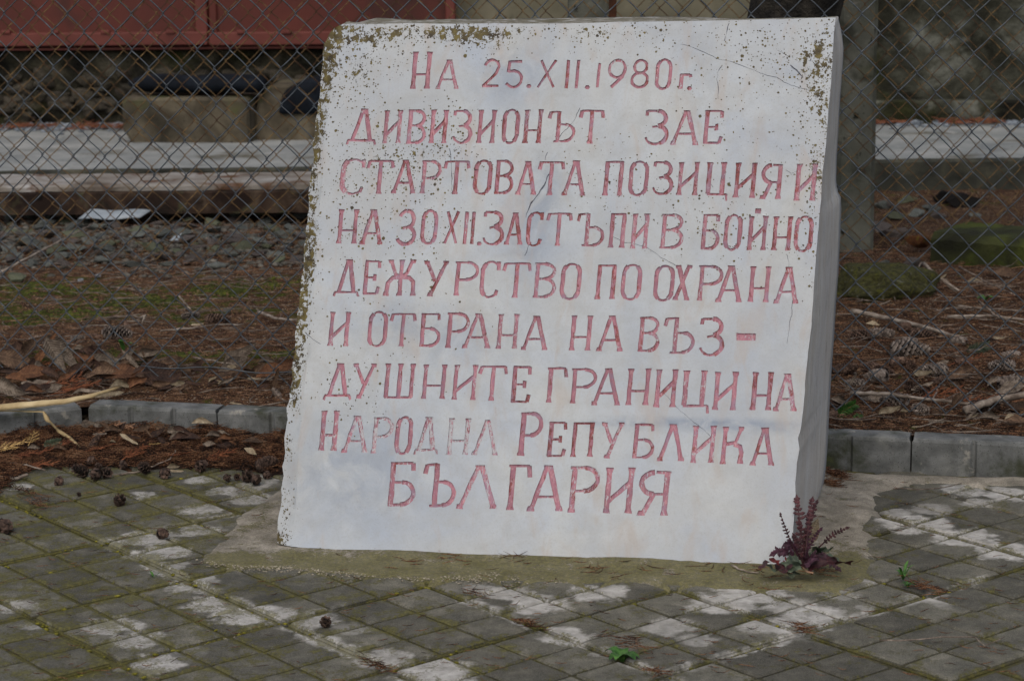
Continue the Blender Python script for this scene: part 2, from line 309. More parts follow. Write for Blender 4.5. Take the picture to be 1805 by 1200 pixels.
for li, line in enumerate(TEXT):
    for gi, g in enumerate(line.split('|')):
        z, ch, xl, xr, yt, yb = g.split(); ox, oy, sc = ZOOM[z]
        xl, xr, yt, yb = [float(v) for v in (xl, xr, yt, yb)]
        hp = (yb - yt) / sc; H = (abs(fab(ox + xl / sc, oy + yt / sc)[1] - fab(ox + xl / sc, oy + yb / sc)[1]))
        Hn = H if ch not in '.-г' else .066
        ws = {'s': .118 * Hn, 'm': .1 * Hn, 't': .062 * Hn}
        if ch in 'xI': ws['s'] = .105 * Hn; ws['m'] = .09 * Hn
        if ch in '2591803': ws['s'] = .115 * Hn; ws['m'] = .1 * Hn; ws['t'] = .08 * Hn
        if ch in 'С' and gi == 0 and li == 2: ws['s'] *= 1.25
        serif = any(s[0] in 'fF' for s in GL[ch])
        e = .075 * hp * sc if serif and ch not in 'ТРЯГ' else .045 * hp * sc      # half a stroke, in sheet pixels
        if ch == 'I': e = 0
        if ch == '-': e = 4
        pv = .5 if ch in MID else (1.0 if ch in TOPM else 0.0)
        def M(p):
            x = xl + e + (xr - xl - 2 * e) * p[0] + SL * (yb - yt) * (p[1] - pv)
            y = yb - (yb - yt) * p[1] + (0 if ch in '.-' else (0))
            pad = .028 * (yb - yt)
            y = yb - pad - (yb - yt - 2 * pad) * p[1]
            return fab(ox + x / sc, oy + y / sc)
        polys = []
        for s in GL[ch]:
            if s[0] in 'smt':
                pp = [M(p) for p in s[1]]
                w_ = ws[s[0]]
                if ch == '-': w_ = .013 if hp > 6 else .0095
                polys += stroke_polys(pp, w_)
            elif s[0] in 'fF':
                c = M((s[1], s[2])); r = (.082 if s[0] == 'f' else .1) * Hn; sg = 1 if s[2] < .5 else -1
                th = .03 * Hn; fl = .09 * Hn
                q = [(c[0] - r, c[1] - th * .6 * sg), (c[0] + r, c[1] - th * .6 * sg), (c[0] + r * .95, c[1] + th * .7 * sg), (c[0] + ws['s'] * .5, c[1] + fl * sg), (c[0] - ws['s'] * .5, c[1] + fl * sg), (c[0] - r * .95, c[1] + th * .7 * sg)]
                q = [jit(p) for p in q]
                polys.append(q if sg > 0 else q[::-1])
            elif s[0] == 'd':
                c = M((.5, .5)); polys.append([(c[0] + .0048 * math.cos(k * 1.047), c[1] + .0042 * math.sin(k * 1.047)) for k in range(6)])
        letters.append((li, gi, ch, polys))
# ---- cracks
cracks_px = [
 ([(1200,77),(1222,84),(1247,95),(1262,103),(1285,108),(1310,117),(1340,129),(1370,138),(1395,151),(1437,162)], 1.3),
 ([(1285,40),(1283,52),(1279,64),(1277,72)], 1.8), ([(1272,117),(1265,128),(1263,140),(1267,155),(1265,174)], 1.5),
 ([(1393,116),(1404,124),(1416,138)], 2.6), ([(1370,89),(1390,100)], 1.6),
 ([(1023,190),(1012,212),(1004,222),(990,236),(982,247)], 1.5), ([(967,307),(960,325),(950,342),(936,358),(930,372),(926,385)], 2.8), ([(965,270),(960,282)], 2.0),
 ([(792,262),(796,290),(796,322),(799,345)], 1.4), ([(1075,412),(1088,422),(1100,427),(1117,430),(1140,436),(1165,453),(1190,468)], 1.2),
 ([(1388,450),(1392,480),(1397,520),(1396,548),(1391,580),(1387,606)], 1.3), ([(1168,690),(1190,715),(1214,736),(1240,757),(1262,780)], 1.2),
 ([(536,585),(552,598),(566,607)], 1.8), ([(1250,318),(1258,330)], 1.6), ([(1385,300),(1395,306),(1404,303)], 1.4), ([(936,425),(930,437),(925,450)], 1.3),
]
cracks = []; crack_id = []
for ci, (pts, wd) in enumerate(cracks_px):
    pp = [Vector(fab(*p)) for p in pts]; Q = [pp[0]]
    for a, b in zip(pp, pp[1:]):
        n = max(1, int((b - a).length / .006)); Q += [a + (b - a) * (i / n) for i in range(1, n + 1)]
    Q = [Vector((q.x + .0022 * nz(q.x * 90, q.y * 90, 1), q.y + .0022 * nz(q.x * 90, q.y * 90, 7))) for q in Q]
    ww = [max(.0004, wd * .0010 * (.55 + .9 * nz(q.x * 60, q.y * 60, 4))) for q in Q]
    for i in range(len(Q) - 1):
        t = (Q[i + 1] - Q[i]).normalized(); nr = Vector((-t.y, t.x))
        cracks.append([(Q[i] + nr * ww[i] / 2)[:], (Q[i] - nr * ww[i] / 2)[:], (Q[i + 1] - nr * ww[i + 1] / 2)[:], (Q[i + 1] + nr * ww[i + 1] / 2)[:]]); crack_id.append(ci)

# ---- the cut face: one triangulation of outline, scored line, letters, cracks and a fine grid
# smooth outline resample with chips
def resample(px, step, amp, seed):
    P = [Vector(fab(*p)) for p in px]; out = []
    for a, b in zip(P, P[1:]):
        n = max(1, int((b - a).length / step))
        for i in range(n):
            q = a + (b - a) * (i / n)
            d = Vector((-(b - a).y, (b - a).x)).normalized() * (amp * nz(q.x * 55, q.y * 55, seed) if (i or amp) else 0)
            out.append((q + d)[:])
    out.append(P[-1][:]); return out
oL = resample(left_px, .009, .0035, 1); oT = resample(top_px, .012, .0008, 2); oR = resample(right_px, .010, .0012, 3); oB = resample(bot_px, .02, .001, 4)
outl = oL + oT + oR + oB
V2 = [Vector(p) for p in outl]; E2 = [(i, (i + 1) % len(V2)) for i in range(len(V2))]; F2 = []
NOUT = len(V2)
def add_face(poly):
    if sum(poly[i - 1][0] * poly[i][1] - poly[i][0] * poly[i - 1][1] for i in range(len(poly))) < 0: poly = poly[::-1]
    n = len(V2); V2.extend(Vector(p) for p in poly); F2.append(list(range(n, n + len(poly))))
F2.append(list(range(NOUT))[::-1])
owner = [-1]
for k, (li, gi, ch, polys) in enumerate(letters):
    for q in polys: add_face(q); owner.append(k)
for q, ci in zip(cracks, crack_id): add_face(q); owner.append(-2 - ci)
n0 = len(V2); sp = [fab(*p) for p in score_px]; V2.extend(Vector(p) for p in sp); E2 += [(n0 + i, n0 + i + 1) for i in range(len(sp) - 1)]
GS = .0115
for i in range(-4, 92):
    for j in range(0, 92):
        V2.append(Vector((i * GS + .003 * random.random(), j * GS + .003 * random.random())))
cv, ce, cf, ov, oe, of = geometry.delaunay_2d_cdt(V2, E2, F2, 0, 1e-6, True)
def score_a(b):
    for (p, q) in zip(sp, sp[1:]):
        if p[1] <= b <= q[1]: return p[0] + (q[0] - p[0]) * (b - p[1]) / (q[1] - p[1])
    return sp[-1][0] if b > sp[-1][1] else sp[0][0]
def disp(a, b):
    d = .0016 * nz(a * 5, b * 5, 2) + .0005 * nz(a * 30, b * 30, 5)
    s = score_a(b) - a
    if s > 0: d -= min(s * .42, .03) + .003 * abs(nz(a * 70, b * 45, 8)) + min(s * 8, 1) * .0022 * (1 + nz(a * 25, b * 18, 12))
    return d
# lichen density, veins: blobs in photo pixels (x, y, rx, ry, strength)
LB = [(575,95,16,55,1.5),(600,62,30,16,.8),(650,58,60,16,.95),(625,105,40,45,.42),(690,90,55,35,.3),(630,150,40,40,.34),(560,190,16,60,.95),(548,270,16,60,1.1),(545,390,14,60,1.15),(540,470,14,60,1.1),(527,560,14,50,1.0),(520,640,14,50,1.0),(512,690,12,30,.95),(505,790,12,20,.75),(500,890,12,60,.45),(820,60,60,18,.85),(860,80,40,20,.5),(780,58,100,14,.6),(950,55,120,14,.42),(1060,65,60,26,.45),(1160,60,40,30,.45),
      (1450,100,22,80,.36),(1420,90,40,50,.28),(1440,150,26,60,.42),(1456,220,12,70,.5),(1440,300,12,50,.42),(1420,200,26,80,.26),(1380,110,40,50,.2),(1460,60,10,50,.4),(1330,70,60,40,.25),(1440,310,18,40,.55),(1290,110,100,60,.12),(750,270,120,60,.2),(720,300,60,50,.34),(650,240,60,60,.25),(780,230,50,40,.4),(740,400,60,50,.3),(610,400,40,60,.3),(640,300,50,60,.22),(1330,200,120,120,.09),(1080,300,80,60,.15),(1430,420,20,80,.35),(1290,400,100,60,.2),(700,560,120,80,.06),(620,680,60,50,.2),(1100,350,50,30,.2),(492,955,12,18,1.2)]
VB = [(905,130,70,60,.5),(930,430,50,110,.45),(965,330,30,80,.4),(780,600,110,50,.35),(620,820,130,110,.5),(700,560,80,30,.3),(1130,600,30,60,.15),(1060,450,60,60,.12),(1215,745,190,6,.9),(1330,755,120,5,.6),(1235,95,30,60,.2),(1400,130,40,20,.3)]
def field(bl, px, py):
    return sum(s * (1.35 if x < 580 and bl is LB else 1) * math.exp(-((px - x) / rx) ** 2 - ((py - y) / ry) ** 2) for x, y, rx, ry, s in bl)
coords3 = []; lich = []; vein = []
for v in cv:
    a, b = v[0], v[1]; p = fpt(a, b, disp(a, b)); coords3.append(p)
    px, py = pix(fpt(a, b)); lich.append(field(LB, px, py)); vein.append(field(VB, px, py))
stone_f, letter_f, crack_f = [], {}, {}
tri_owner = []
for f, o in zip(cf, of):
    if 0 not in o: tri_owner.append(None); continue
    ow = [owner[i] for i in o]
    k = max(ow); k = k if k >= 0 else min(ow)
    tri_owner.append(k)
    if k == -1: stone_f.append(f)
    elif k <= -2: crack_f.setdefault(k, []).append(f)
    else: letter_f.setdefault(k, []).append(f)
edge_side = {}
for f, k in zip(cf, tri_owner):
    if k is None: continue
    for i in range(len(f)):
        a, b = f[i], f[(i + 1) % len(f)]; edge_side.setdefault((min(a, b), max(a, b)), []).append((k, a, b))
RL = Vector(MROOT); RL.z = 0
monument = root('inscribed_stone', RL, 'white marble memorial stone with a leaning face, rough left edge and faded red Cyrillic inscription', 'memorial stone')
def local(p): return (p - RL)
def sub_mesh(name, faces, depth, k, mat, smooth=False, bottom=None):
    idx = {}; vs = []; at1 = []; at2 = []
    def g(i, d):
        if (i, d) not in idx:
            idx[(i, d)] = len(vs); vs.append(local(coords3[i] + FN * d)); at1.append(lich[i]); at2.append(vein[i])
        return idx[(i, d)]
    fs = [[g(i, depth) for i in f] for f in faces]
    if depth:
        for f in faces:
            for i in range(len(f)):
                a, b = f[i], f[(i + 1) % len(f)]
                if any(s[0] != k for s in edge_side[(min(a, b), max(a, b))]) or len(edge_side[(min(a, b), max(a, b))]) == 1:
                    fs.append([g(a, depth), g(a, 0.0), g(b, 0.0), g(b, depth)])
    me = mk_mesh(name, vs, fs, smooth)
    for nm, arr in (('lichen', at1), ('vein', at2)):
        at = me.attributes.new(nm, 'FLOAT', 'POINT'); at.data.foreach_set('value', arr)
    # faces must look outward
    bm = bmesh.new(); bm.from_mesh(me)
    if not depth:
        n = sum((f.normal * f.calc_area() for f in bm.faces), Vector())
        if n.dot(FN) < 0: bmesh.ops.reverse_faces(bm, faces=bm.faces[:])
    bm.to_mesh(me); bm.free(); me.materials.append(mat); return me

# ---- materials of the stone
def marble(side=False):
    g = G('marble_side' if side else 'marble_face'); co = g.coord('Object')
    f1 = g.noise(co, 4.5, 7, .6, 1.2); f2 = g.noise(co, 26, 6, .65, .5)
    c = g.stops(f1, [(.3, L(164, 174, 187)), (.5, L(176, 183, 189)), (.7, L(181, 185, 185))])
    c = g.mix(g.ramp(f2, .35, .75, 0, .4), c, L(152, 153, 150)); c = g.mix(g.ramp(g.noise(co, 2.2, 4, .6, .8), .42, .68, 0, .45), c, L(152, 158, 166))
    sp_ = g.noise(co, 330, 3, .7); c = g.mix(g.ramp(sp_, .52, .68, 0, .35), c, L(150, 150, 150))
    vn = g.math('MULTIPLY', g.attr('vein'), g.ramp(g.noise(co, 14, 6, .6, 1.5), .25, .6)) if not side else 0.0
    if not side: c = g.mix(g.math('MULTIPLY', vn, 1.0, clamp=True), c, L(116, 130, 150))
    # faint warm streaks running down
    mp = g.t.nodes.new('ShaderNodeMapping'); g.put(mp.inputs['Vector'], co); mp.inputs['Scale'].default_value = (1, 1, .16)
    st = g.noise(mp.outputs[0], 26, 6, .6, .6)
    if side:
        c = g.mix(g.ramp(st, .38, .62, .1, .6), c, L(150, 148, 146)); c = g.mix(.35, c, L(170, 156, 138)); c = g.hsv(c, 1.22)  # flat warm tint offsets the blue sky light by colour
        c = g.mix(g.ramp(g.noise(mp.outputs[0], 70, 6, .7), .56, .68, 0, .6), c, L(84, 82, 78)); c = g.mix(g.ramp(g.noise(co, 260, 3, .7), .64, .69, 0, .7), c, L(70, 66, 60))
    else:
        c = g.mix(g.ramp(st, .5, .72, 0, .42), c, L(166, 154, 143))
        # lichen
        D = g.attr('lichen')
        vA = g.vor(co, 105); vB = g.vor(co, 240); vC = g.vor(co, 420)
        def spots(v, gain, rmin, rmax):
            s3 = g.sep(v.outputs['Color'])
            act = g.math('LESS_THAN', s3[0], g.math('MULTIPLY', D, gain))
            rad = g.math('ADD', rmin, g.math('MULTIPLY', s3[1], rmax - rmin))
            dd = g.math('ADD', v.outputs['Distance'], g.math('MULTIPLY', g.math('SUBTRACT', g.noise(co, 420, 3, .6), .5), .35))
            return g.math('MULTIPLY', act, g.math('LESS_THAN', dd, rad))
        m_ = g.math('MAXIMUM', spots(vA, .17, .12, .38), g.math('MAXIMUM', spots(vB, .32, .2, .6), spots(vC, .30, .2, .55)))
        blot = g.math('GREATER_THAN', g.math('MULTIPLY', D, g.ramp(g.noise(co, 85, 7, .7, .3), .38, .66)), .46)
        m_ = g.math('MAXIMUM', m_, blot)
        lc = g.stops(g.noise(co, 60, 5), [(.35, L(54, 47, 34)), (.5, L(82, 73, 42)), (.65, L(104, 94, 50))])
        c = g.mix(m_, c, lc)
        nb = g.bump(g.math('ADD', g.math('MULTIPLY', m_, .8), g.math('MULTIPLY', g.noise(co, 120, 6, .7), .7)), .55, .0012)
        return g.done(c, .62, nb, .35)
    up = g.sep(g.t.nodes.new('ShaderNodeNewGeometry').outputs['Normal'])[2]
    gr = g.stops(g.noise(co, 34, 7, .7, 1.0), [(.35, L(78, 74, 50)), (.5, L(104, 100, 84)), (.6, L(150, 150, 145))])
    c = g.mix(g.math('MULTIPLY', g.ramp(up, .55, .85), .95), c, gr)
    nb = g.bump(g.noise(co, 70, 8, .7), .6, .002)
    return g.done(c, .8, nb, .25)
M_FACE = marble(); M_SIDE = marble(True)
def paint_mat():
    g = G('faded_red_paint'); co = g.coord('Object'); oc = g.info('Color'); s3 = g.sep(oc)
    mp = g.t.nodes.new('ShaderNodeMapping'); g.put(mp.inputs['Vector'], co); mp.inputs['Scale'].default_value = (1, 1, .3)
    f = g.noise(mp.outputs[0], 170, 6, .7, .8); f2 = g.noise(mp.outputs[0], 120, 5, .7, .6); f3 = g.noise(co, 38, 4, .6)
    c = g.stops(f, [(.3, L(144, 104, 120)), (.5, L(158, 110, 123)), (.72, L(186, 146, 150))])
    c = g.mix(g.ramp(f3, .52, .68, 0, .75), c, L(142, 122, 140))
    rr = g.math('MULTIPLY', g.ramp(g.math('ADD', f2, g.math('MULTIPLY', s3[1], .15)), .595, .65), .8)
    c = g.mix(rr, c, g.stops(g.noise(co, 200, 3), [(.35, L(96, 50, 48)), (.6, L(138, 72, 66))])); c = g.hsv(c, g.ramp(g.noise(co, 12, 3, .6), .35, .65, .84, 1.12))
    lost = g.ramp(g.math('ADD', g.noise(mp.outputs[0], 210, 6, .75, 1.0), g.math('MULTIPLY', s3[0], .24)), .635, .70)
    c = g.mix(g.math('MULTIPLY', lost, .9), c, L(174, 179, 184))
    dk = g.ramp(g.noise(co, 240, 5, .7), .60, .66)
    c = g.mix(g.math('MULTIPLY', dk, .4), c, L(96, 72, 76))
    return g.done(c, .75, g.bump(f, .7, .0012), .3)
M_PAINT = paint_mat()
M_CRACK = gen('crack_grime', [L(50, 50, 55), L(88, 92, 104), L(130, 132, 140)], 90, rough=.95, bump=.2)

def islands(fs):
    par = {}
    def fd(a):
        while par.setdefault(a, a) != a: a = par[a]
        return a
    for f in fs:
        for v in f[1:]: par[fd(v)] = fd(f[0])
    out = {}
    for f in fs: out.setdefault(fd(f[0]), []).append(f)
    return list(out.values())
for k, fs in sorted(crack_f.items()):
    for isl in islands(fs):
        if len(isl) > 3: meshobj('crack', sub_mesh('crack', isl, -.0012, k, M_CRACK), parent=monument)
        else: stone_f += isl
face = meshobj('marble_face', sub_mesh('marble_face', stone_f, 0.0, -1, M_FACE, True), parent=monument)
for k, fs in sorted(letter_f.items()):
    li, gi, ch, _ = letters[k]
    o = meshobj('punctuation_mark' if ch in '.-' else 'letter', sub_mesh('letter', fs, -.0024, k, M_PAINT), parent=monument)
    o.color = (FADE.get(li, {}).get(gi, .08 + .42 * random.random() ** 1.5), RED.get(li, {}).get(gi, .55 * random.random() ** 2), 0, 1)

# ---- body of the stone behind the face
TOPB = on_y(1000, 33, 0)    # placeholder, overwritten below
top_front = fpt(*fab(1000, 41.5)); bot_back = on_z(1446, 868, ZB)
dTop = .15
bo = Vector((0, 0, 0)) + bot_back
tb = top_front + NH * dTop
# back plane through the base line at bot_back (parallel to the front) and the back of the top
hb = tb.z - bo.z; off_t = (tb - bo).dot(NH)
BBv = (NH * off_t + Vector((0, 0, 1)) * hb).normalized()
BN = FA.cross(BBv).normalized()
def bpt(px, py): return on_plane(px, py, bo, BN)
back_right = [(1478,33),(1484,60),(1487,85),(1486,110),(1483,150),(1480,190),(1478,230),(1475,280),(1474,320),(1476,337),(1482,345),(1483,370),(1481,420),(1478,480),(1474,530),(1470,597),(1466,650),(1462,720),(1459,780),(1456,822),(1452,850),(1446,868)]
back_top = [(640,38),(665,31.5),(690,33),(730,36),(790,34),(860,34.5),(930,33),(1000,32.5),(1060,31),(1133,30),(1180,29.5),(1240,31),(1290,33.5),(1340,33),(1400,31.5),(1478,31)]
def poly_at(P, n):
    P = [Vector(p) for p in P]; d = [0]
    for a, b in zip(P, P[1:]): d.append(d[-1] + (b - a).length)
    out = []
    j = 0
    for i in range(n):
        t = d[-1] * i / (n - 1)
        while j < len(P) - 2 and d[j + 1] < t: j += 1
        s = (t - d[j]) / max(d[j + 1] - d[j], 1e-9); out.append(P[j].lerp(P[j + 1], min(max(s, 0), 1)))
    return out
lf = [fpt(a, b, disp(a, b)) for a, b in oL]; tf = [fpt(a, b, disp(a, b)) for a, b in oT]; rf = [fpt(a, b, disp(a, b)) for a, b in oR]; bf = [fpt(a, b, disp(a, b)) for a, b in oB]
bt = poly_at([bpt(*p) for p in back_top], len(tf)); br = poly_at([bpt(*p) for p in back_right], len(rf))
back_left_px = [(540, 860), (560, 500), (600, 200), (625, 90), (640, 38)]
blv = poly_at([bpt(*p) for p in back_left_px], len(lf))
bb = poly_at([bpt(1446, 868), bpt(540, 845)], len(bf))
ring_f = lf + tf + rf + bf; ring_b = blv + bt + br + bb
zone = [0] * len(lf) + [1] * len(tf) + [2] * len(rf) + [3] * len(bf)
NR = 9; vs = []; n = len(ring_f)
for r in range(NR + 1):
    t = r / NR
    for i in range(n):
        p = ring_f[i].lerp(ring_b[i], t)
        if 0 < r < NR:
            am = {0: .012, 1: .004, 2: .0012, 3: .0}[zone[i]] * math.sin(math.pi * t) ** .6
            p = p + Vector((nz(p.x * 14, p.y * 14, p.z * 14), nz(p.x * 14, p.y * 14, p.z * 14 + 9), nz(p.x * 14 + 5, p.y * 14, p.z * 14))) * am
        vs.append(local(p))
fs = []
for r in range(NR):
    for i in range(n):
        a, b = r * n + i, r * n + (i + 1) % n; fs.append((a, b, b + n, a + n))
fs.append(tuple(range(NR * n, NR * n + n)))
me = mk_mesh('marble_block', vs, fs, True, M_SIDE)
bm = bmesh.new(); bm.from_mesh(me); bmesh.ops.recalc_face_normals(bm, faces=bm.faces[:]); bm.to_mesh(me); bm.free()
meshobj('marble_block', me, parent=monument)
# ================================================================= PAVEMENT
YAW = math.radians(51.27); GO = Vector((-.76, 4.04, 0))
GU = Vector((math.cos(YAW), -math.sin(YAW), 0)); GV = Vector((math.sin(YAW), math.cos(YAW), 0)); SLAB = .3
def gpt(u, v, z=0.0): return GO + GU * (SLAB * u) + GV * (SLAB * v) + Vector((0, 0, z))
white_px = [(430,1085,55,1),(375,1065,45,.9),(340,1030,40,.8),(300,1000,30,.6),(196,1104,45,.85),(246,1129,40,.7),(271,1171,45,.9),(550,1096,38,.75),(500,1085,26,.8),(760,1185,62,.95),(688,1160,36,.7),(948,1067,50,.85),(895,1046,40,.7),(1052,1047,45,.8),(1180,1105,42,.6),(840,1040,30,.5),(995,1124,40,.8),(1060,1150,26,.5),(1320,1050,60,.85),(1435,1083,52,.85),(1360,1105,48,.75),(1270,1066,55,.8),(1400,1070,40,.6),(1615,926,65,1),(1696,950,55,.9),(1772,974,55,.95),(1700,866,45,.8),(1780,874,50,.9),(1722,888,30,.7),(1577,908,30,.7),(250,875,26,.8),(354,846,34,.8),(396,867,36,.8),(354,900,40,.75),(440,880,40,.7),(267,950,50,.85),(292,975,45,.9),(354,937,40,.7),(200,958,35,.9),(37,860,26,.8),(20,1070,38,.7),(60,1105,24,.5),(320,1150,40,.25),(620,1110,30,.35),(1230,1130,30,.5),(1480,1050,30,.4),(440,860,36,.7),(205,968,18,.8),(232,982,18,.8),(318,1020,20,.8),(362,1040,20,.8),(400,1056,18,.7),(170,956,14,.8),(960,1112,16,.8),(980,1120,16,.8),(1010,1132,14,.7),(1400,1106,20,.6),(1530,1072,18,.4),(520,1100,16,.7),(560,1085,14,.6),(470,845,30,.6),(1640,900,40,.5)]
dark_px = [(420,1030,50,1),(480,1050,60,.8),(1450,1000,40,.2),(1640,980,50,.4),(600,1060,90,.4),(1600,880,45,.5)]
LIME = [(0.0, -.1, 3.0, .95, .085), (1.0, 2.2, 4.2, .8, .07), (2.0, 3.1, 4.1, .9, .09), (2.92, 2.2, 4.2, .7, .07)]     # lime bloom along slab joints (joint, from, to, strength, width)
LIMEV = [(4.0, .9, 3.6, .75, .07), (0.0, 0.0, 1.3, .8, .07), (2.0, 0.0, .5, .6, .06)]
def pad_mat(name, base, role):
    g = G(name); co = g.coord('World'); wob = g.vmath('SCALE', g.vmath('SUBTRACT', g.noise(co, 26, 5, .65, color=True), (.5, .5, .5)), scale=.055)
    wp = g.vmath('ADD', co, wob)
    def blobs(lst):
        acc = 0.0; wn = g.math('MULTIPLY', g.math('SUBTRACT', g.noise(co, 24, 6, .65), .5), 1.5)
        for (x, y, r, s) in lst:
            p = on_z(x, y, 0); R_ = r / 880
            d = g.math('DIVIDE', g.vmath('DISTANCE', wp, (p.x, p.y, 0)), R_ * 1.1)
            v = g.ramp(g.math('ADD', d, wn), .62, .98, s, 0)
            acc = v if isinstance(acc, float) else g.math('MAXIMUM', acc, v)
        return acc
    f = g.noise(co, 18, 7, .6, .4)
    if role == 'tile':
        rnd = g.info('Random')
        c = g.stops(f, [(.3, L(66, 66, 60, base)), (.5, L(82, 81, 73, base)), (.7, L(100, 98, 88, base))])
        c = g.hsv(c, g.math('ADD', .70, g.math('MULTIPLY', rnd, .60)))
    elif role == 'joint':
        c = g.stops(f, [(.3, L(46, 44, 32, base)), (.5, L(70, 68, 46, base)), (.7, L(98, 94, 76, base))])
    else:   # concrete
        c = g.stops(f, [(.3, L(96, 93, 84, base)), (.5, L(124, 119, 108, base)), (.7, L(150, 145, 134, base))])
    fine = g.noise(co, 420, 3, .8); c = g.hsv(c, g.ramp(fine, .3, .7, .66, 1.34)); mid = g.noise(co, 70, 5, .75); c = g.hsv(c, g.ramp(mid, .3, .7, .84, 1.16))
    # grit
    gr = g.vor(co, 620); c = g.mix(g.math('MULTIPLY', g.math('LESS_THAN', gr.outputs['Distance'], .32), g.math('MULTIPLY', g.sep(gr.outputs['Color'])[0], .30)), c, L(165, 160, 145, base))
    gd = g.vor(co, 480); c = g.mix(g.math('MULTIPLY', g.math('LESS_THAN', gd.outputs['Distance'], .3), g.math('MULTIPLY', g.sep(gd.outputs['Color'])[1], .45)), c, L(40, 38, 34))
    if role != 'concrete':
        wm = g.math('MULTIPLY', blobs(white_px), g.ramp(g.noise(co, 30, 6, .7), .25, .55, .55, 1.0))
        if role == 'joint': wm = g.math('MULTIPLY', wm, .55)
        rel = g.vmath('SUBTRACT', wp, (GO.x, GO.y, 0)); uu = g.math('DIVIDE', g.vmath('DOT_PRODUCT', rel, tuple(GU)), SLAB); vv = g.math('DIVIDE', g.vmath('DOT_PRODUCT', rel, tuple(GV)), SLAB)
        for (v0, ua, ub, st_, wd_) in LIME:
            ln_ = g.math('MULTIPLY', g.ramp(g.math('ABSOLUTE', g.math('SUBTRACT', vv, v0)), wd_ * .45, wd_, st_, 0), g.math('MULTIPLY', g.ramp(uu, ua - .15, ua + .15), g.ramp(uu, ub + .15, ub - .15)))
            wm = g.math('MAXIMUM', wm, g.math('MULTIPLY', ln_, g.ramp(g.noise(co, 9, 4, .6), .40, .56)))
        for (u0, va, vb, st_, wd_) in LIMEV:
            ln_ = g.math('MULTIPLY', g.ramp(g.math('ABSOLUTE', g.math('SUBTRACT', uu, u0)), wd_ * .45, wd_, st_, 0), g.math('MULTIPLY', g.ramp(vv, va - .15, va + .15), g.ramp(vv, vb + .15, vb - .15)))
            wm = g.math('MAXIMUM', wm, g.math('MULTIPLY', ln_, g.ramp(g.noise(co, 9, 4, .6), .42, .58)))
        c = g.mix(wm, c, g.stops(g.noise(co, 44, 5), [(.35, L(146, 145, 140)), (.65, L(186, 185, 181))]))
    dm = g.math('MULTIPLY', blobs(dark_px), g.ramp(g.noise(co, 12, 4), .35, .6)); c = g.mix(g.math('MULTIPLY', dm, .55), c, L(46, 46, 42))
    # moss: more of it to the left and in the joints
    X = g.sep(co)
    lft = g.ramp(X[0], .35, -.85, 0.0, 1.0)
    thr = {'tile': .548, 'joint': .47, 'concrete': .56}[role]
    mo = g.math('ADD', g.math('ADD', g.math('MULTIPLY', g.noise(co, 22, 4, .6, .2), .5), g.math('MULTIPLY', g.noise(co, 190, 5, .8), .5)), g.math('MULTIPLY', lft, .06))
    if role == 'tile':
        ob = g.sep(g.coord('Object'))
        ed = g.math('MAXIMUM', g.math('ABSOLUTE', ob[0]), g.math('ABSOLUTE', ob[1]))
        mo = g.math('ADD', mo, g.ramp(ed, .030, .048, 0, .06))
    if role == 'concrete':
        nearfront = g.ramp(X[1], 4.00, 3.84, 0, .17); mo = g.math('ADD', mo, nearfront)
    mm = g.ramp(mo, thr, thr + .06)
    mc = g.stops(g.noise(co, 150, 5, .7), [(.3, L(52, 52, 28)), (.5, L(80, 78, 35)), (.7, L(108, 104, 44))])
    c = g.mix(g.math('MULTIPLY', mm, .72), c, mc)
    h = g.math('ADD', g.math('MULTIPLY', g.noise(co, 380, 5, .75), .8), g.math('MULTIPLY', mm, g.noise(co, 300, 3)))
    rgh = g.ramp(dm, 0, 1, .88, .6)
    return g.done(c, rgh, g.bump(h, .7, .0016), .28)
M_PAD = pad_mat('paving_concrete', 1.04, 'tile'); M_JOINT = pad_mat('mossy_joint_grit', .72, 'joint'); M_CONC = pad_mat('poured_concrete', 1.05, 'concrete')

# stone footing outline (concrete poured round the stone), in photo pixels
foot_px = [(493,853),(478,866),(467,878),(452,888),(433,900),(420,908),(407,913),(395,930),(383,947),(366,962),(350,980),(343,990),(352,1000),(400,1007),(455,1011),(500,1013),(560,1017),(640,1024),(727,1029),(800,1032),(890,1034),(1000,1036),(1103,1037),(1205,1039),(1300,1044),(1400,1049),(1450,1049),(1500,1044),(1540,1030),(1552,1008),(1546,970),(1552,940),(1560,915),(1554,890),(1562,870),(1600,858),(1640,856),(1700,859),(1760,861),(1860,864),(1860,840),(1600,836),(1440,828),(1000,815),(480,800)]
foot = [on_z(x, y, 0) for x, y in foot_px]
def inside(p, poly):
    c = False; j = len(poly) - 1
    for i in range(len(poly)):
        a, b = poly[i], poly[j]
        if (a.y > p.y) != (b.y > p.y) and p.x < (b.x - a.x) * (p.y - a.y) / (b.y - a.y) + a.x: c = not c
        j = i
    return c
pav = root('pavement', (GO.x, GO.y, 0)); tag(pav, 'mossy concrete paving of square pads laid diagonally in front of the stone', kind='structure')
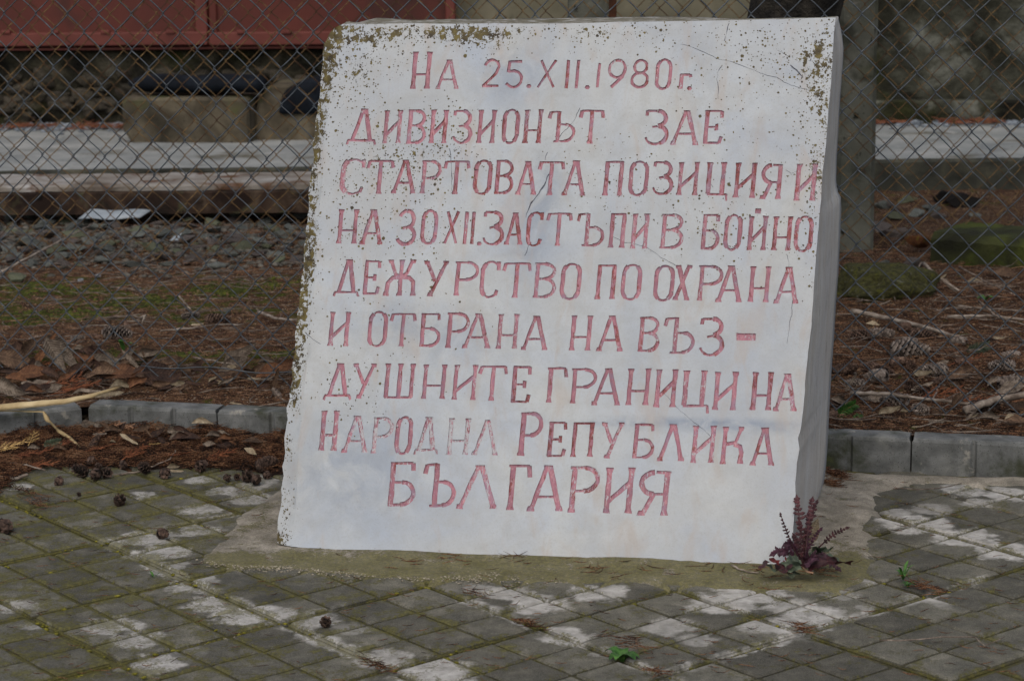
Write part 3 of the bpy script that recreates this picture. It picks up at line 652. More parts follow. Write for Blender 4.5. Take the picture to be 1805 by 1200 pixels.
# kerb line (base of the kerb face on the paving)
kA, kB, kC = on_z(-60, 797, 0), on_z(158, 770, 0), on_z(1900, 846, 0)
def kerb_y(x):
    if x < kB.x: return kB.y + (x - kB.x) * (kA.y - kB.y) / (kA.x - kB.x)
    return kB.y + (x - kB.x) * (kC.y - kB.y) / (kC.x - kB.x)
def pad_mesh(s, seed):
    rr = random.Random(seed); h = s / 2; bm = bmesh.new()
    pts = [(-h, -h), (h, -h), (h, h), (-h, h)]
    top = []; mid = []; low = []
    def ringp(d, z, j): return [bm.verts.new((x - math.copysign(d, x) + rr.uniform(-j, j), y - math.copysign(d, y) + rr.uniform(-j, j), z + rr.uniform(-j, j) * .3)) for x, y in pts]
    a = ringp(0, -.016, .0006); b = ringp(.0, -.0032, .0008); c = ringp(.0034, 0, .0010)
    for p, q in ((a, b), (b, c)):
        for i in range(4): bm.faces.new((p[i], p[(i + 1) % 4], q[(i + 1) % 4], q[i]))
    bm.faces.new(c); me = bpy.data.meshes.new('pad'); bm.to_mesh(me); bm.free(); me.materials.append(M_PAD); return me
PADS = [pad_mesh(.0888 + .0012 * (i % 3 - 1), i) for i in range(8)]
def slab_mesh(seed):
    b = MB(); b.box((0, 0, -.0165), (.288, .288, .044), bev=.002); return b.mesh('paving_slab', M_JOINT)
SLB = slab_mesh(1)
npad = 0
for u in range(-9, 11):
    for v in range(-7, 9):
        c = gpt(u + .5, v + .5)
        px, py = pix(c)
        if c.y > kerb_y(c.x) + .1 or px < -170 or px > 1990 or py > 1330 or c.y < 2.2: continue
        if inside(c, foot) and all(inside(gpt(u + a, v + b), foot) for a, b in ((0, 0), (0, 1), (1, 0), (1, 1))): continue
        # rows are not laid perfectly true
        r_ = random.Random(u * 37 + v * 101)
        off = Vector((r_.uniform(-.004, .004), r_.uniform(-.004, .004), 0))
        tx, ty = r_.uniform(-.004, .004), r_.uniform(-.004, .004)
        sl = meshobj('paving_slab', SLB, parent=pav)
        sl.location = c - pav.location + off + Vector((0, 0, -.008 + r_.uniform(-.0012, .0012))); sl.rotation_euler = (tx, ty, math.radians(-51.27 + 0) + r_.uniform(-.008, .008))
        for i in range(3):
            for j in range(3):
                w_ = c + GU * ((i - 1) * .1) + GV * ((j - 1) * .1)
                if w_.y > kerb_y(w_.x) - .02: continue
                qx, qy = pix(w_)
                if qx < -90 or qx > 1895 or qy > 1270: continue
                corners = [w_ + GU * a + GV * b for a in (-.05, .05) for b in (-.05, .05)]
                if all(inside(k, foot) for k in corners): continue
                p = meshobj('pad', PADS[r_.randrange(8)], parent=sl); p.location = ((i - 1) * .0968, (j - 1) * .0968, .0105)
                p.rotation_euler = (r_.uniform(-.006, .006), r_.uniform(-.006, .006), r_.choice([0, 1, 2, 3]) * math.pi / 2 + r_.uniform(-.008, .008)); npad += 1
print('pads', npad)
# grit bed under and between the slabs, carries on past the frame
bed = mk_mesh('paving_bed', [(-9, -2, -.0065), (9, -2, -.0065), (9, 4.75, -.0065), (-9, 4.75, -.0065)], [(0, 1, 2, 3)], mat=M_JOINT)
o = meshobj('paving_bed', bed); tag(o, 'mossy grit showing in the joints between the paving slabs', kind='structure')

# ---- poured concrete footing
bm = bmesh.new()
def dens(poly, step, amp):
    out = []
    for i in range(len(poly)):
        a, b = poly[i], poly[(i + 1) % len(poly)]; n = max(1, int((b - a).length / step))
        for k in range(n):
            q = a.lerp(b, k / n); q = q + Vector((nz(q.x * 40, q.y * 40, 1), nz(q.x * 40, q.y * 40, 6), 0)) * amp; out.append(q)
    return out
fo = dens(foot, .02, .007)
v2 = [Vector((p.x, p.y)) for p in fo]; e2 = [(i, (i + 1) % len(fo)) for i in range(len(fo))]
if sum(v2[i - 1].cross(v2[i]) for i in range(len(v2))) < 0: fc = [list(range(len(fo)))[::-1]]
else: fc = [list(range(len(fo)))]
xs = [p.x for p in fo]; ys = [p.y for p in fo]
for i in range(int((max(xs) - min(xs)) / .018)):
    for j in range(int((max(ys) - min(ys)) / .018)):
        q = Vector((min(xs) + i * .018 + random.uniform(-.004, .004), min(ys) + j * .018 + random.uniform(-.004, .004)))
        v2.append(q)
nn = len(fo)
cv2, _, cf2, _, _, of2 = geometry.delaunay_2d_cdt(v2, e2, fc, 0, 1e-6, True)
def stone_rise(q):
    v = Vector((q.x, q.y, 0)) - Vector((P1.x, P1.y, 0)); a = v.dot(FA); dd_ = v.dot(NH)
    if -.06 < a < (P2 - P1).length + .06: return .0080 * math.exp(-(min(dd_, 0) / .035) ** 2) * min(1, (a + .06) / .06, ((P2 - P1).length + .06 - a) / .06)
    return 0.0
vs = []
edge_pts = np.array([(p.x, p.y) for p in fo])
for q in cv2:
    d = math.sqrt(((edge_pts - np.array([q.x, q.y])) ** 2).sum(1).min())
    z = -.007 + min(d / .035, 1) ** .6 * .0135 + stone_rise(q) + .0035 * nz(q.x * 7, q.y * 7, 3) + .0012 * nz(q.x * 50, q.y * 50, 3) * min(1, d / .01)
    vs.append((q.x, q.y, z))
fs = [f for f, o_ in zip(cf2, of2) if 0 in o_]
me = mk_mesh('concrete_footing', vs, fs, True, M_CONC)
bm = bmesh.new(); bm.from_mesh(me); bmesh.ops.recalc_face_normals(bm, faces=bm.faces[:])
if sum(f.normal.z for f in bm.faces) < 0: bmesh.ops.reverse_faces(bm, faces=bm.faces[:])
bm.to_mesh(me); bm.free()
o = meshobj('concrete_footing', me); tag(o, 'rough mossy concrete poured round the foot of the stone', kind='structure')
def foot_z(x, y): return .004
# ================================================================= KERB
M_KERB = gen('kerb_concrete', [L(84, 87, 86), L(104, 107, 107), L(126, 129, 129)], 22, k=.82, rough=.92, bump=.6, bscale=260, bdist=.0015, coord='World',
             over=[(L(134, 136, 132), 5, .60, .72), (L(62, 66, 52), 9, .50, .66), (L(150, 149, 142), 16, .62, .70), (L(45, 47, 44), 380, .60, .68), (L(84, 88, 52), 9, .66, .74)])
kerb = root('kerb', (kB.x, kB.y, 0)); tag(kerb, 'low grey concrete kerb between the paving and the soil bed', kind='structure')
KH = .072; KW = .062
def kerb_stone(p0, p1, ngro, seed):
    """a kerb stone from p0 to p1 (front face line); ngro moulded grooves in its face"""
    d = (p1 - p0); Ln = d.length - .003; d.normalize(); nrm = Vector((-d.y, d.x, 0)); nrm = nrm if nrm.y > 0 else -nrm
    rr = random.Random(seed)
    xs_ = [0]; gw = .007
    for k in range(ngro):
        g_ = Ln * (k + 1) / (ngro + 1); xs_ += [g_ - gw, g_ - gw * .35, g_ + gw * .35, g_ + gw]
    xs_.append(Ln); dep = [0] + [0, .006, .006, 0] * ngro + [0]
    prof = [(0.0, -.06), (0.0, KH - .008), (.0025, KH - .0022), (.007, KH), (KW - .006, KH), (KW, KH - .006), (KW, -.06)]
    # subdivide along for uneven edges
    X = []; Dp = []
    for i in range(len(xs_) - 1):
        n = max(1, int((xs_[i + 1] - xs_[i]) / .02))
        for k in range(n): X.append(xs_[i] + (xs_[i + 1] - xs_[i]) * k / n); Dp.append(dep[i] + (dep[i + 1] - dep[i]) * k / n)
    X.append(Ln); Dp.append(0)
    vs = []
    for x, dp in zip(X, Dp):
        e_ = .0015 if x in (0, Ln) else 0
        for k, (a, z) in enumerate(prof):
            j = .0012 * nz(x * 60 + seed * 9, k * 3.1, 2); inn = dp if k in (0, 1) else dp * .6 if k == 2 else 0
            q = p0 + d * (x + (.003 if x == 0 else -.003 if x == Ln else 0) * (k in (2, 3, 4))) + nrm * (a + inn + j + (e_ * .5 if k < 3 else 0)); vs.append((q.x, q.y, z - (e_ * .6 if k in (2, 3, 4) else 0) + j))
    fs = []; m_ = len(prof)
    for i in range(len(X) - 1):
        for k in range(m_ - 1): fs.append((i * m_ + k, i * m_ + k + 1, (i + 1) * m_ + k + 1, (i + 1) * m_ + k))
    fs.append(tuple(range(m_))[::-1]); fs.append(tuple(range((len(X) - 1) * m_, len(X) * m_)))
    vs = [Vector(v) - kerb.location for v in vs]
    me = mk_mesh('kerb_stone', vs, fs, False, M_KERB)
    bm = bmesh.new(); bm.from_mesh(me); bmesh.ops.recalc_face_normals(bm, faces=bm.faces[:]); bm.to_mesh(me); bm.free()
    meshobj('kerb_stone', me, parent=kerb)
kd = (kC - kB).normalized()
def kerb_at(px):     # point on the long kerb line under photo column px (top of the face)
    lo, hi = -1.0, 4.0
    for _ in range(40):
        m_ = (lo + hi) / 2
        if pix(kB + kd * m_ + Vector((0, 0, KH)))[0] < px: lo = m_
        else: hi = m_
    return lo
js = [0.0, kerb_at(383)]; unit = kerb_at(1608) - js[1]
nst = 4; 
for k in range(1, nst): js.append(js[1] + unit * k / nst)
js.append(kerb_at(1608))
js += [js[-1] + unit / nst * k for k in (1, 2, 3, 4, 5)]
for i in range(len(js) - 1):
    kerb_stone(kB + kd * (js[i] + (.0 if i else .0)), kB + kd * js[i + 1], 2 if i else 2, i)
ld = (kA - kB).normalized()
for i in range(5): kerb_stone(kB + ld * (.30 * (i + 1) + .012), kB + ld * (.30 * i + .012), 2, 20 + i)

# ================================================================= SOIL BEYOND THE KERB
def soil_z(x, y):
    d = y - kerb_y(x) - KW
    z = .060 + min(max(d, 0) / .5, 1) * .022 + .018 * nz(x * 2.2, y * 2.2, 1) * min(max(d, 0) / .3, 1) + .006 * nz(x * 9, y * 9, 2) + .003 * nz(x * 30, y * 30, 5)
    return z
SX0, SX1 = -2.6, 2.6
xs = np.arange(SX0, SX1, .025); tv = []; 
ysn = [0.0]
while ysn[-1] < 4.3: ysn.append(ysn[-1] + .02 + ysn[-1] * .012)
V = []; 
for t in ysn:
    for x in xs: 
        y = kerb_y(x) + KW - .012 + t; V.append((x, y, soil_z(x, y)))
nx = len(xs); F = [(j * nx + i, j * nx + i + 1, (j + 1) * nx + i + 1, (j + 1) * nx + i) for j in range(len(ysn) - 1) for i in range(nx - 1)]
def soil_mat():
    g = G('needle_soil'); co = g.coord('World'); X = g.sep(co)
    f = g.noise(co, 22, 8, .75, .6); c = g.stops(f, [(.32, L(36, 26, 20)), (.46, L(64, 45, 33)), (.56, L(86, 64, 47)), (.7, L(122, 96, 72))])
    mp = g.t.nodes.new('ShaderNodeMapping'); g.put(mp.inputs['Vector'], co); mp.inputs['Scale'].default_value = (.9, 1.1, 1)
    nd = g.noise(mp.outputs[0], 120, 6, .8, 2.0); c = g.mix(g.ramp(nd, .56, .64, 0, .5), c, L(92, 66, 50)); c = g.mix(g.ramp(X[0], .3, .8, 0, .45), c, g.hsv(c, .45)); c = g.mix(g.ramp(nd, .40, .34, 0, .6), c, L(20, 16, 14))  # darker towards the right: shade put into the soil colour
    v = g.vor(co, 210); c = g.mix(g.math('MULTIPLY', g.math('LESS_THAN', v.outputs['Distance'], .38), g.math('GREATER_THAN', g.sep(v.outputs['Color'])[0], .72)), c, L(142, 112, 82))
    v2_ = g.vor(co, 120); c = g.mix(g.math('MULTIPLY', g.math('LESS_THAN', v2_.outputs['Distance'], .34), g.math('GREATER_THAN', g.sep(v2_.outputs['Color'])[1], .88)), c, L(150, 140, 126))
    # moss strips on the left, behind the fence
    bandA = g.math('MULTIPLY', g.ramp(X[1], 5.6, 5.9), g.ramp(X[1], 6.6, 6.3)); bandB = g.math('MULTIPLY', g.ramp(X[1], 5.18, 5.24), g.ramp(X[1], 5.42, 5.34))
    ms = g.math('MULTIPLY', g.math('MAXIMUM', g.math('MULTIPLY', bandA, .8), bandB), g.ramp(X[0], .1, -.3))
    mm = g.ramp(g.math('ADD', g.noise(co, 16, 6, .7), g.math('MULTIPLY', ms, .14)), .60, .66)
    c = g.mix(g.math('MULTIPLY', mm, .9), c, g.stops(g.noise(co, 160, 4, .7), [(.3, L(38, 44, 12)), (.5, L(62, 68, 18)), (.7, L(90, 94, 30))]))
    return g.done(c, .95, g.bump(g.math('ADD', f, nd), .9, .006), .15)
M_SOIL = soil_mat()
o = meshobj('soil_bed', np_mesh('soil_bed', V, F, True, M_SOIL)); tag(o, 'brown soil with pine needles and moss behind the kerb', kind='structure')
# wide ground that carries on to every side
M_GROUND = gen('far_ground', [L(40, 34, 26), L(62, 52, 38), L(80, 70, 52)], 3, coord='World', over=[(L(60, 66, 34), 1.5, .5, .65)])
gr = mk_mesh('ground', [(-120, -60, -.08), (120, -60, -.08), (120, 160, -.08), (-120, 160, -.08)], [(0, 1, 2, 3)], mat=M_GROUND)
tag(meshobj('ground', gr), 'bare earth ground around the yard', kind='structure')
# ================================================================= SMALL STUFF: needles, moss clumps, gravel
def ribbons(name, P, ang, length, width, lift, mat, curve=.25, label=None, seg=3, tilt=.25):
    """many thin curved needles: P (n,3) base points; each a 3-sided tube of seg segments"""
    n = len(P); t = np.linspace(-.5, .5, seg + 1)
    k = rng.normal(0, curve, n); tl = rng.normal(0, tilt, n)
    ln = length[:, None]; a = ang[:, None] + k[:, None] * t[None] * 2
    dx = np.cumsum(np.concatenate([np.zeros((n, 1)), np.cos(a[:, :-1]) * ln / seg], 1), 1); dy = np.cumsum(np.concatenate([np.zeros((n, 1)), np.sin(a[:, :-1]) * ln / seg], 1), 1)
    dx -= dx.mean(1, keepdims=True); dy -= dy.mean(1, keepdims=True)
    x = P[:, 0:1] + dx; y = P[:, 1:2] + dy; z = P[:, 2:3] + np.abs(t[None] * ln * np.sin(tl)[:, None]) * 1.0 + (.25 - t[None] ** 2) * ln * lift
    V = np.zeros((n, seg + 1, 3, 3)); wv = width[:, None] * (1 - .6 * np.abs(t[None] * 2) ** 3)
    nx_, ny_ = -np.sin(a), np.cos(a)
    for c, (u, h) in enumerate(((-.5, 0), (.5, 0), (0, .75))):
        V[:, :, c, 0] = x + nx_ * wv * u; V[:, :, c, 1] = y + ny_ * wv * u; V[:, :, c, 2] = z + wv * h
    idx = np.arange(n * (seg + 1) * 3).reshape(n, seg + 1, 3); F = []
    for c in range(3):
        d_ = (c + 1) % 3
        F.append(np.stack([idx[:, :-1, c], idx[:, :-1, d_], idx[:, 1:, d_], idx[:, 1:, c]], -1).reshape(-1, 4))
    o = meshobj(name, np_mesh(name, V.reshape(-1, 3), np.concatenate(F), False, mat))
    return tag(o, label, kind='stuff')
def needle_mat(name, cols, val=1.0, sc=9):
    g = G(name); co = g.coord('World'); v = g.vor(co, 34); f = g.sep(v.outputs['Color'])[0]
    f2 = g.noise(co, 300, 2); f = g.math('ADD', g.math('MULTIPLY', f2, .9), g.math('MULTIPLY', f, .25)); f = g.math('SUBTRACT', f, .08)
    lo, hi = .32, .72; c = g.stops(f, [(lo + (hi - lo) * i / (len(cols) - 1), x) for i, x in enumerate(cols)])
    return g.done(c, .85, None, .2)
M_NEEDLE = needle_mat('dry_needles', [L(38, 27, 21), L(70, 49, 37), L(104, 74, 54), L(134, 104, 80), L(116, 104, 92)])
M_NEEDLE_R = needle_mat('rust_needles', [L(24, 17, 12), L(50, 33, 23), L(82, 52, 35), L(122, 90, 64), L(96, 82, 66)])
M_TWIG = gen('grey_twig', [L(60, 52, 46), L(100, 90, 82), L(140, 130, 118)], 60, rand=.25, bump=.5, bscale=200)
# --- litter pile in the corner of the kerb, on the paving
def pile_front(px):   # photo row of the pile's front edge
    pts = [(-200, 905), (-60, 885), (0, 872), (22, 850), (60, 830), (130, 826), (200, 826), (290, 830), (350, 826), (420, 832), (500, 840), (560, 845)]
    for a, b in zip(pts, pts[1:]):
        if a[0] <= px <= b[0]: return a[1] + (b[1] - a[1]) * (px - a[0]) / (b[0] - a[0])
    return 860
def pile_h(x, y):
    px, py = pix((x, y, .01)); fr = on_z(px, pile_front(px), 0).y; bk = kerb_y(x)
    if y > bk or y < fr or px > 575: return 0.0
    t = (y - fr) / max(bk - fr, .05)
    return (.004 + .024 * t ** .8) * (1 + .7 * nz(x * 12, y * 12, 4)) * min(1, max(0, (575 - px) / 60)) + .004 * nz(x * 40, y * 40, 8)
N1 = 9000; P = []
while len(P) < N1:
    x = random.uniform(-1.45, -.36); y = random.uniform(4.3, 5.2); h = pile_h(x, y)
    if h > .0015: P.append((x, y, h + random.uniform(-.002, .005)))
P = np.array(P)
ribbons('needle_litter', P, rng.uniform(-1.7, 1.7, len(P)), rng.uniform(.018, .06, len(P)), rng.uniform(.0009, .0021, len(P)), .22, M_NEEDLE_R, .9, 'heap of rust brown conifer needles lying against the kerb corner')
# base of the heap
V = []; F = []; nxx, nyy = 110, 70
for j in range(nyy):
    for i in range(nxx):
        x = -1.5 + 1.15 * i / (nxx - 1); y = 4.25 + .75 * j / (nyy - 1); y = min(y, kerb_y(x) - .001)
        V.append((x, y, pile_h(x, y) - .0035 if pile_h(x, y) > .002 else -.02))
F = [(j * nxx + i, j * nxx + i + 1, (j + 1) * nxx + i + 1, (j + 1) * nxx + i) for j in range(nyy - 1) for i in range(nxx - 1)]
M_HEAP = gen('heap_duff', [L(12, 9, 7), L(26, 17, 12), L(48, 31, 21), L(74, 50, 34)], 60, 8, bump=1, bscale=160, bdist=.004, coord='World')
tag(meshobj('needle_duff', np_mesh('needle_duff', V, F, True, M_HEAP)), 'dark crumbled needle duff under the litter heap', kind='stuff')
# --- needles on the soil
def soil_pts(n, x0, x1, d0, d1, bias=1.0):
    X = rng.uniform(x0, x1, n); D = d0 + (d1 - d0) * rng.uniform(0, 1, n) ** bias
    Y = np.array([kerb_y(x) + KW + d for x, d in zip(X, D)]); Z = np.array([soil_z(x, y) for x, y in zip(X, Y)])
    return np.stack([X, Y, Z], 1)
Q1 = soil_pts(9000, -1.7, 1.7, .0, .75); Q2 = soil_pts(7500, -2.1, 2.1, .55, 2.6)
ribbons('soil_needles', Q1 + [0, 0, .001], rng.uniform(-1.6, 1.6, len(Q1)), rng.uniform(.015, .065, len(Q1)), rng.uniform(.0009, .0020, len(Q1)), .25, M_NEEDLE, .9, 'brown needles and fine twigs strewn on the soil near the kerb')
ribbons('soil_needles', Q2 + [0, 0, .001], rng.uniform(-1.6, 1.6, len(Q2)), rng.uniform(.02, .08, len(Q2)), rng.uniform(.0011, .0026, len(Q2)), .28, M_NEEDLE, .8, 'brown needles and fine twigs strewn on the far soil')
Q3 = soil_pts(2600, .55, 2.0, .0, 1.7)
ribbons('soil_needles', Q3 + [0, 0, .002], rng.uniform(-1.6, 1.6, len(Q3)), rng.uniform(.02, .07, len(Q3)), rng.uniform(.0012, .0026, len(Q3)), .25, M_NEEDLE_R, .8, 'rust red needles strewn on the soil right of the stone')
Q4 = soil_pts(1500, -2, 2, .0, 1.9, 1.2); ribbons('fine_twig_litter', Q4 + [0, 0, .004], rng.normal(0, .9, len(Q4)), rng.uniform(.04, .13, len(Q4)), rng.uniform(.0016, .0036, len(Q4)), .22, M_TWIG, .6, 'thin grey twigs scattered over the soil')
# needles dropped on the paving and footing
P = []
while len(P) < 420:
    px, py = random.uniform(-20, 1825), random.uniform(845, 1220); q = on_z(px, py, .004)
    if fab(px, py)[1] > 0 and 480 < px < 1400 and py < 990: continue
    if px < 500 and py < 990 and random.random() < .0: continue
    P.append((q.x, q.y, .0045 if not inside(q, foot) else .009))
P = np.array(P); ribbons('paving_needles', P, rng.uniform(-.9, .9, len(P)), rng.uniform(.008, .03, len(P)), rng.uniform(.0009, .0016, len(P)), .05, M_NEEDLE_R, .4, 'single rust brown needles dropped on the paving')
# needles caught in the joint junctions and along the foot of the stone
P = []; A_ = []
for (cx, cy, n_, rr_, an) in [(668,1180,34,24,-.6),(932,1107,26,16,-.5),(1635,1043,44,24,-.6),(838,1052,16,16,-.6),(45,870,50,26,-.9),(60,890,24,24,-.9),(1412,1113,25,14,-.3),(1475,840,110,16,.3),(1465,856,60,12,.4),(1160,1191,20,14,-.5),(1300,995,40,60,.1),(1230,993,26,60,.1),(650,973,24,50,.1),(760,977,24,50,.1),(880,982,26,50,.1),(1000,988,26,50,.1),(1110,992,26,50,.1),(560,967,20,30,.1),(1420,1000,60,30,.2),(1110,1140,24,40,-.45)]:
    for _ in range(n_):
        gx = random.gauss(0, rr_ * .7); q = on_z(cx + gx, cy + gx * .38 + random.gauss(0, rr_ * .10), .004)
        P.append((q.x, q.y, .006 + random.random() * .008)); A_.append(random.gauss(an, .6))
ribbons('joint_needles', np.array(P), np.array(A_), rng.uniform(.012, .045, len(P)), rng.uniform(.001, .0018, len(P)), .1, M_NEEDLE_R, .5, 'small tufts of rust brown needles caught in the paving joints')

# --- tiny clumps: moss in joints, gravel
def clumps(name, P, R, mat, label, flat=.55, n=0):
    """low lumps: distorted octahedra-like stones"""
    bm = bmesh.new(); bmesh.ops.create_icosphere(bm, subdivisions=1, radius=1); bv = np.array([v.co[:] for v in bm.verts]); bf = np.array([[v.index for v in f.verts] for f in bm.faces]); bm.free()
    m_ = len(P); nv = len(bv)
    jit_ = 1 + rng.normal(0, .16, (m_, nv, 1)); sc = R[:, None, None] * np.stack([rng.uniform(.8, 1.4, m_), rng.uniform(.8, 1.2, m_), np.full(m_, flat) * rng.uniform(.7, 1.2, m_)], 1)[:, None, :]
    an = rng.uniform(0, 6.28, m_); c, s = np.cos(an)[:, None], np.sin(an)[:, None]
    Vv = bv[None] * jit_ * sc; x = Vv[..., 0] * c - Vv[..., 1] * s; y = Vv[..., 0] * s + Vv[..., 1] * c
    Vv = np.stack([x, y, Vv[..., 2]], -1) + P[:, None, :]
    Fv = (bf[None] + (np.arange(m_) * nv)[:, None, None]).reshape(-1, 3)
    return tag(meshobj(name, np_mesh(name, Vv.reshape(-1, 3), Fv, False, mat)), label, kind='stuff')
M_MOSS = gen('moss_green', [L(52, 52, 20), L(84, 82, 28), L(118, 114, 38), L(138, 132, 52)], 90, coord='World', bump=.8, bscale=700)
M_MOSS2 = gen('moss_bright', [L(30, 36, 12), L(56, 62, 18), L(84, 88, 28)], 60, coord='World', bump=.8, bscale=500)
M_GRIT = gen('pale_grit', [L(84, 80, 70), L(130, 124, 108), L(176, 170, 152)], 260, coord='World', bump=.3)
P = []; R = []
for _ in range(9500):
    kind_ = random.random(); u = random.uniform(-8, 9); v = random.uniform(-6, 7)
    if kind_ < .6:     # slab joints
        if random.random() < .5: u = round(u)
        else: v = round(v)
    else:
        if random.random() < .5: u = round(u * 3) / 3
        else: v = round(v * 3) / 3
    q = gpt(u, v)
    if q.y > kerb_y(q.x) or q.y < 3.2 or inside(q, foot): continue
    if nz(q.x * 5, q.y * 5, 3) + (-q.x) * .28 + (.0 if kind_ < .6 else -.12) < random.uniform(-.12, .32): continue
    s = .0055 if kind_ < .6 else .003
    P.append((q.x + random.gauss(0, s), q.y + random.gauss(0, s), random.uniform(-.004, -.0005) if kind_ >= .6 else random.uniform(-.007, -.001))); R.append(random.uniform(.002, .0052))
clumps('joint_moss', np.array(P), np.array(R), M_MOSS, 'yellow green moss growing in the paving joints')
P = []; R = []
for (cx, cy, rx, ry, n_) in [(560,1000,190,12,520),(700,1015,200,10,420),(480,1000,100,9,240),(820,1022,120,10,200),(600,985,100,10,150),(1350,1165,160,20,90),(120,1090,80,60,120),(400,1120,90,30,90),(760,1135,150,40,120)]:
    for _ in range(n_):
        q = on_z(random.gauss(cx, rx * .6), random.gauss(cy, ry * .6), 0)
        P.append((q.x, q.y, .0045 if inside(q, foot) else -.006)); R.append(random.uniform(.0009, .0026))
clumps('paving_grit', np.array(P), np.array(R), M_GRIT, 'pale grit scattered in front of the stone and in the joints')
P = []; R = []
for cx, cy, rx, ry, n_ in [(60,505,50,8,260),(230,530,60,8,420),(400,512,50,8,320),(120,550,60,7,240),(330,560,30,5,100),(150,508,40,6,160),(50,560,40,10,160),(470,500,50,8,120),(300,622,180,4,900),(430,620,90,4,500),(130,625,60,4,120)]:
    for _ in range(n_):
        q = on_z(random.gauss(cx, rx * .6), random.gauss(cy, ry * .6), .085); z = soil_z(q.x, q.y)
        P.append((q.x, q.y, z)); R.append(random.uniform(.004, .011))
clumps('ground_moss', np.array(P), np.array(R), M_MOSS2, 'bright green moss patches on the soil behind the fence', .5)
Q5 = soil_pts(9000, -1.7, 1.7, .0, 1.5, .8); clumps('soil_grit', Q5, rng.uniform(.0012, .0046, len(Q5)), gen('soil_grit', [L(50, 36, 26), L(98, 76, 56), L(150, 124, 96)], 120, coord='World'), 'small tan grit and soil crumbs on the bed', .6)

# ================================================================= BACKGROUND
def gz(px, py, z=.08): return on_z(px, py, z)
# --- concrete yard slab
M_YARD = gen('yard_concrete', k=.95, cols=[L(112, 117, 118), L(130, 134, 133), L(146, 149, 147)], scale=5, coord='World', over=[(L(84, 82, 70), 3, .52, .68), (L(150, 152, 150), 8, .60, .70), (L(60, 62, 60), 30, .62, .7)], bump=.4, bscale=90, bdist=.004)
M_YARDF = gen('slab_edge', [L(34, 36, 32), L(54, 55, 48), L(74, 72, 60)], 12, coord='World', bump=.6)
ZS = .20
fl, fr = on_z(-60, 302, ZS), on_z(1860, 278, ZS)
bl, brr = on_z(-60, 222, ZS), on_z(1860, 212, ZS)
dd = (fr - fl).normalized(); per = Vector((-dd.y, dd.x, 0))
W0 = fl - dd * 2.0; W1 = fr + dd * 2.0; depth_s = (bl - fl).dot(per) + .4
def strip_box(name, a, b, depth, z0, z1, mats, bev=.01):
    d = (b - a); Ln = d.length; d.normalize(); p = Vector((-d.y, d.x, 0)); vs = []; n = int(Ln / .08)
    prof = [(0, z0), (0, z1 - bev), (bev, z1), (depth, z1), (depth, z0)]
    for i in range(n + 1):
        for k, (u, z) in enumerate(prof):
            q = a + d * (Ln * i / n) + p * (u + (.012 * nz(i * .6, k, 2) + .006 * nz(i * .17, k, 5) if k in (1, 2) else 0)); vs.append((q.x, q.y, z + (.006 * nz(i * .4, 3, k) if k in (1, 2) else 0)))
    fs = []
    for i in range(n):
        for k in range(4): fs.append((i * 5 + k, (i + 1) * 5 + k, (i + 1) * 5 + k + 1, i * 5 + k + 1))
    fs += [tuple(range(5)), tuple(range(n * 5, n * 5 + 5))[::-1]]
    me = mk_mesh(name, vs, fs)
    for m_ in mats: me.materials.append(m_)
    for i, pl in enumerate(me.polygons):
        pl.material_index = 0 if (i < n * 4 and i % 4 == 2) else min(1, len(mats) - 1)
    return meshobj(name, me)
tag(strip_box('concrete_path', W0, W1, depth_s, -.1, ZS, [M_YARD, M_YARDF]), 'long concrete path with a worn front edge below the wall', kind='structure')
# debris strip at the foot of the wall
# --- rubble footing wall on the left, under the red shed
wd = (brr - bl).normalized(); wp = Vector((-wd.y, wd.x, 0))
M_RUB = gen('rubble_wall', [L(20, 19, 15), L(40, 39, 30), L(66, 63, 50), L(88, 84, 72)], 9, 8, coord='World', bump=1.0, bscale=24, bdist=.05, over=[(L(62, 64, 26), 3.0, .55, .70), (L(104, 92, 88), 13, .66, .72)])
M_RUBST = gen('rubble_stone', [L(50, 48, 40), L(80, 75, 66), L(112, 102, 96)], 20, rand=.3, bump=.9, bscale=60, bdist=.01, over=[(L(56, 58, 26), 8, .5, .66)])
def wall_pt(px, py, off=0.0):
    return on_plane(px, py, bl + wp * off, wp)
def rough_panel(name, x0, x1, y0, y1, off, amp, freq, mat, parent=None, thick=.3, nx=60, ny=24):
    """bumpy wall piece seen between two photo columns and rows, standing in the wall line"""
    vs = []
    for j in range(ny):
        for i in range(nx):
            p = wall_pt(x0 + (x1 - x0) * i / (nx - 1), y0 + (y1 - y0) * j / (ny - 1), off)
            e_ = min(i, nx - 1 - i, 3) / 3
            p = p - wp * (amp * (noise.noise(p * freq) + .5 * noise.noise(p * freq * 2.7)) + amp * .6 * abs(noise.noise(p * freq * 5)))
            vs.append(p)
    n0 = len(vs)
    for (i, j) in ((0, 0), (nx - 1, 0), (nx - 1, ny - 1), (0, ny - 1)): vs.append(vs[j * nx + i] + wp * thick)
    fs = [(j * nx + i, j * nx + i + 1, (j + 1) * nx + i + 1, (j + 1) * nx + i) for j in range(ny - 1) for i in range(nx - 1)]
    fs += [tuple([i for i in range(nx)][::-1]) + (n0, n0 + 1)]
    fs += [tuple((j * nx + nx - 1) for j in range(ny))[::-1] + (n0 + 1, n0 + 2), tuple((j * nx) for j in range(ny)) + (n0 + 3, n0), (n0, n0 + 3, n0 + 2, n0 + 1)]
    ro = parent.location if parent else Vector()
    me = mk_mesh(name, [Vector(v) - ro for v in vs], fs, True, mat); return meshobj(name, me, parent=parent)
fo_ = wall_pt(300, 225); fo_.z = ZS
footing = root('footing_wall', fo_, 'dark rubble footing wall with moss under the red shed on the left', 'wall')
rough_panel('wall_core', -400, 812, 88, 236, .0, .05, 5, M_RUB, footing, nx=110, ny=24)
bm = bmesh.new(); bmesh.ops.create_icosphere(bm, subdivisions=2, radius=1)
